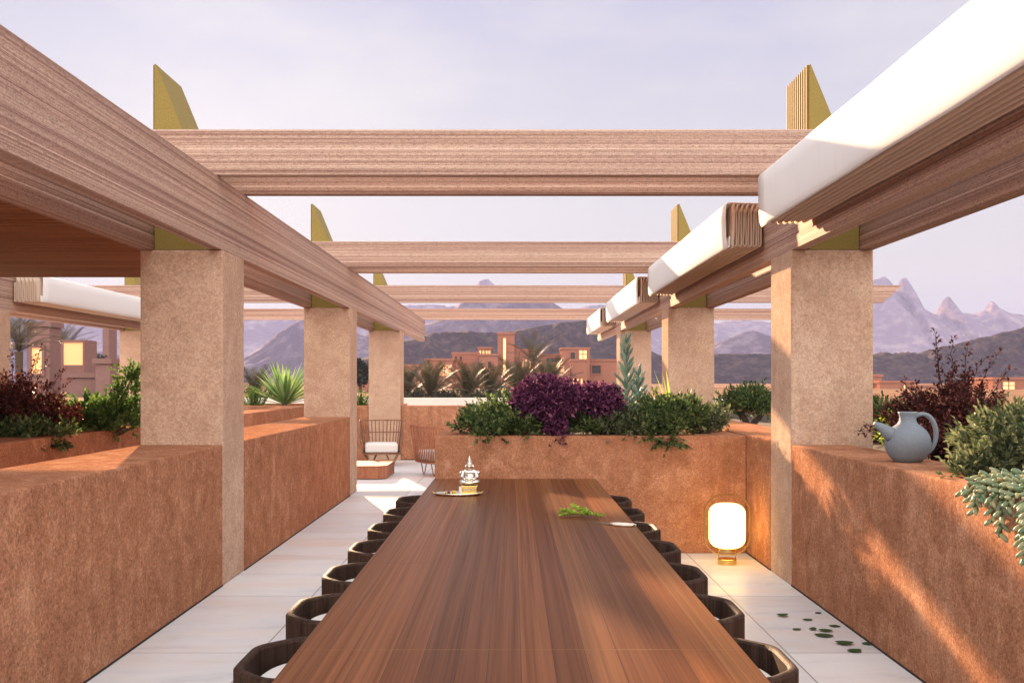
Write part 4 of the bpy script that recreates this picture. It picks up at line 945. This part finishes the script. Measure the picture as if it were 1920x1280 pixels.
# ================================================================== TOWN
def house(px0, px1, pyt, y, d, label, parts=(), name='town_house', cat='building', zb=-.2, mat='town'):
    a = P(px0, pyt, y); b = P(px1, pyt, y); t = thing(name, label, cat, ((a.x + b.x) / 2, y, zb), 0, 'clay houses of the town')
    mb = MB(); mb.box((a.x, y, zb), (b.x, y + d, a.z), .05, 1); obj('wall', mb, mat, t)
    mb = MB(); mb.box((a.x - .12, y - .12, a.z + .004), (b.x + .12, y + .25, a.z + .32)); mb.box((a.x - .12, y + d - .25, a.z + .004), (b.x + .12, y + d + .12, a.z + .32)); mb.box((a.x - .12, y + .252, a.z + .004), (a.x + .25, y + d - .252, a.z + .32)); mb.box((b.x - .25, y + .252, a.z + .004), (b.x + .12, y + d - .252, a.z + .32)); obj('roof_parapet', mb, mat, t)
    for kind, qx0, qy0, qx1, qy1 in parts:
        p = P(qx0, qy0, y); q = P(qx1, qy1, y); e = .16
        mb = MB(); mb.box((p.x - e, y - .14, q.z - e), (p.x, y - .003, p.z + e)); mb.box((q.x, y - .14, q.z - e), (q.x + e, y - .003, p.z + e)); mb.box((p.x + .002, y - .14, p.z), (q.x - .002, y - .003, p.z + e)); mb.box((p.x + .002, y - .14, q.z - e), (q.x - .002, y - .003, q.z)); 
        if q.x - p.x > .7 and kind != 'dark': mx_ = (p.x + q.x) / 2; mb.box((mx_ - .06, y - .10, q.z + .002), (mx_ + .06, y - .032, p.z - .002)); mz_ = p.z * .62 + q.z * .38; mb.box((p.x + .002, y - .09, mz_ - .05), (mx_ - .062, y - .034, mz_ + .05)); mb.box((mx_ + .062, y - .09, mz_ - .05), (q.x - .002, y - .034, mz_ + .05))
        w = obj('window', mb, mat, t)
        mb = MB(); mb.box((p.x, y - .03, q.z), (q.x, y - .004, p.z)); obj('pane', mb, {'lit': 'winlit', 'soft': 'softglow', 'dark': 'frame'}[kind], w)
    return t
house(933, 965, 627, 150, 2.8, 'tall slim clay tower with one long vertical lit slot', [('lit', 943.5, 634, 948.5, 700)], 'town_tower', 'tower')
house(965, 973, 652, 151, 2.5, 'narrow clay annex attached to the right of the tall tower')
house(745, 800, 687, 138, 6, 'long low clay house behind the leftmost palms', [('dark', 770, 695, 778, 706)])
house(797, 850, 676, 144, 6, 'clay house left of the slit-windowed pavilion, with a broad glowing patch as its sunlit face', [('soft', 822, 684, 846, 704)])  # soft pane glows in place of sunlight on the inclined face
house(848, 897, 664, 152, 6, 'square clay house left of the tower with dark upper windows', [('dark', 853, 668, 857, 676), ('dark', 862, 668, 866, 676)])
house(896, 921, 654, 158, 5, 'small pavilion with four glowing vertical slits', [('lit', 899, 657, 902, 667), ('lit', 905, 657, 908, 667), ('lit', 911, 657, 914, 667), ('lit', 916, 657, 919, 667)])
house(898, 934, 667, 148, 3, 'low clay house adjoining the left foot of the tower', [('dark', 915, 678, 921, 690)])
house(975, 1005, 658, 156, 5, 'clay house right of the tower with two tiny lit upper windows', [('lit', 995, 661, 997, 665), ('lit', 1000, 661, 1002, 665)])
house(976, 1012, 671, 148, 4, 'clay house front with a row of glowing openings below the two tiny windows', [('soft', 979, 674, 988, 690), ('soft', 992, 674, 1001, 690)])
house(1012, 1054, 667, 152, 5, 'wide flat-roofed clay house with a deep dark porch', [('dark', 1025, 671, 1050, 692)])
house(1053, 1106, 655, 148, 6, 'large clay house with one dark arch and one big lit window', [('dark', 1070, 661, 1078, 676), ('lit', 1086, 657, 1100, 674)])
house(1071, 1101, 677, 142, 3, 'projecting clay bay below the big lit window, slits glowing at its foot', [('lit', 1075, 710, 1078, 722), ('lit', 1082, 710, 1085, 722), ('lit', 1089, 710, 1092, 722)])
house(1100, 1180, 677, 150, 6, 'long low clay house behind the blue-green succulent', [('dark', 1110, 685, 1126, 700)])
house(1036, 1064, 683, 140, 3, 'small clay cube house before the deep dark porch', [('soft', 1042, 686, 1058, 697)])
house(1330, 1450, 732, 130, 5, 'low reddish clay house behind the rounded shrub by the nearest right column')
house(1600, 1654, 706, 132, 6, 'reddish clay house just right of the nearest right column')
house(1650, 1712, 718, 126, 6, 'low reddish house with small lit windows behind the right red bush', [('lit', 1660, 737, 1665, 745), ('lit', 1671, 735, 1676, 745), ('lit', 1694, 722, 1697, 728)])
house(1720, 1862, 726, 134, 6, 'long reddish house hidden behind the right dark red bush')
house(1862, 1925, 712, 118, 6, 'reddish house at the right edge with one large glowing opening', [('lit', 1880, 716, 1902, 733)])
# left part of the town
house(50, 93, 613, 62, 1.6, 'tall pink clay slab standing behind the left dark red bush', [('soft', 60, 652, 80, 700)], 'clay_slab', 'monument', mat='mauve')
def frame_house():
    y = 66; t = thing('frame_house', 'pink frame-shaped house with a large glowing opening facing the viewer', 'building', gp(136, y, .3)); 
    a = P(114, 637, y); b = P(158, 735, y); i0 = P(118, 642, y); i1 = P(155, 684, y); mb = MB()
    mb.box((a.x, y, b.z), (i0.x, y + 2, a.z)); mb.box((i1.x, y, b.z), (b.x, y + 2, a.z)); mb.box((i0.x + .002, y, i0.z), (i1.x - .002, y + 2, a.z)); mb.box((i0.x + .002, y, b.z), (i1.x - .002, y + 2, i1.z)); obj('wall', mb, 'mauve', t)
    mb = MB(); mb.box((i0.x + .002, y + .10, i1.z + .002), (i1.x - .002, y + .14, i0.z - .002)); obj('pane', mb, 'softglow', t)
frame_house()
house(124, 182, 708, 60, 2, 'low pink clay wall block in front of the glowing frame house', name='clay_block', cat='building', mat='mauve')
house(178, 206, 682, 58, 2, 'pink clay block beside the stone column behind the green shrub', name='clay_block', cat='building', mat='mauve')
house(192, 204, 600, 95, 2, 'distant slim pink tower beside the left stone column', name='town_tower', cat='tower', mat='mauve')
house(648, 690, 690, 90, 3, 'clay house glimpsed between the second and farthest left columns')

# ================================================================== HAZE
mb = MB(); mb.box((-2500, -650, -4), (2500, 2500, 190))
hz = M('haze_air'); hz.t.nodes.remove(hz.b); pv = hz.n('ShaderNodeVolumePrincipled'); pv.inputs['Density'].default_value = .00034; pv.inputs['Color'].default_value = (.36, .40, .68, 1); pv.inputs['Anisotropy'].default_value = -.25
hz.l(pv.outputs[0], hz.out.inputs['Volume'])
tag(obj('haze', mb, hz.m), kind='stuff')
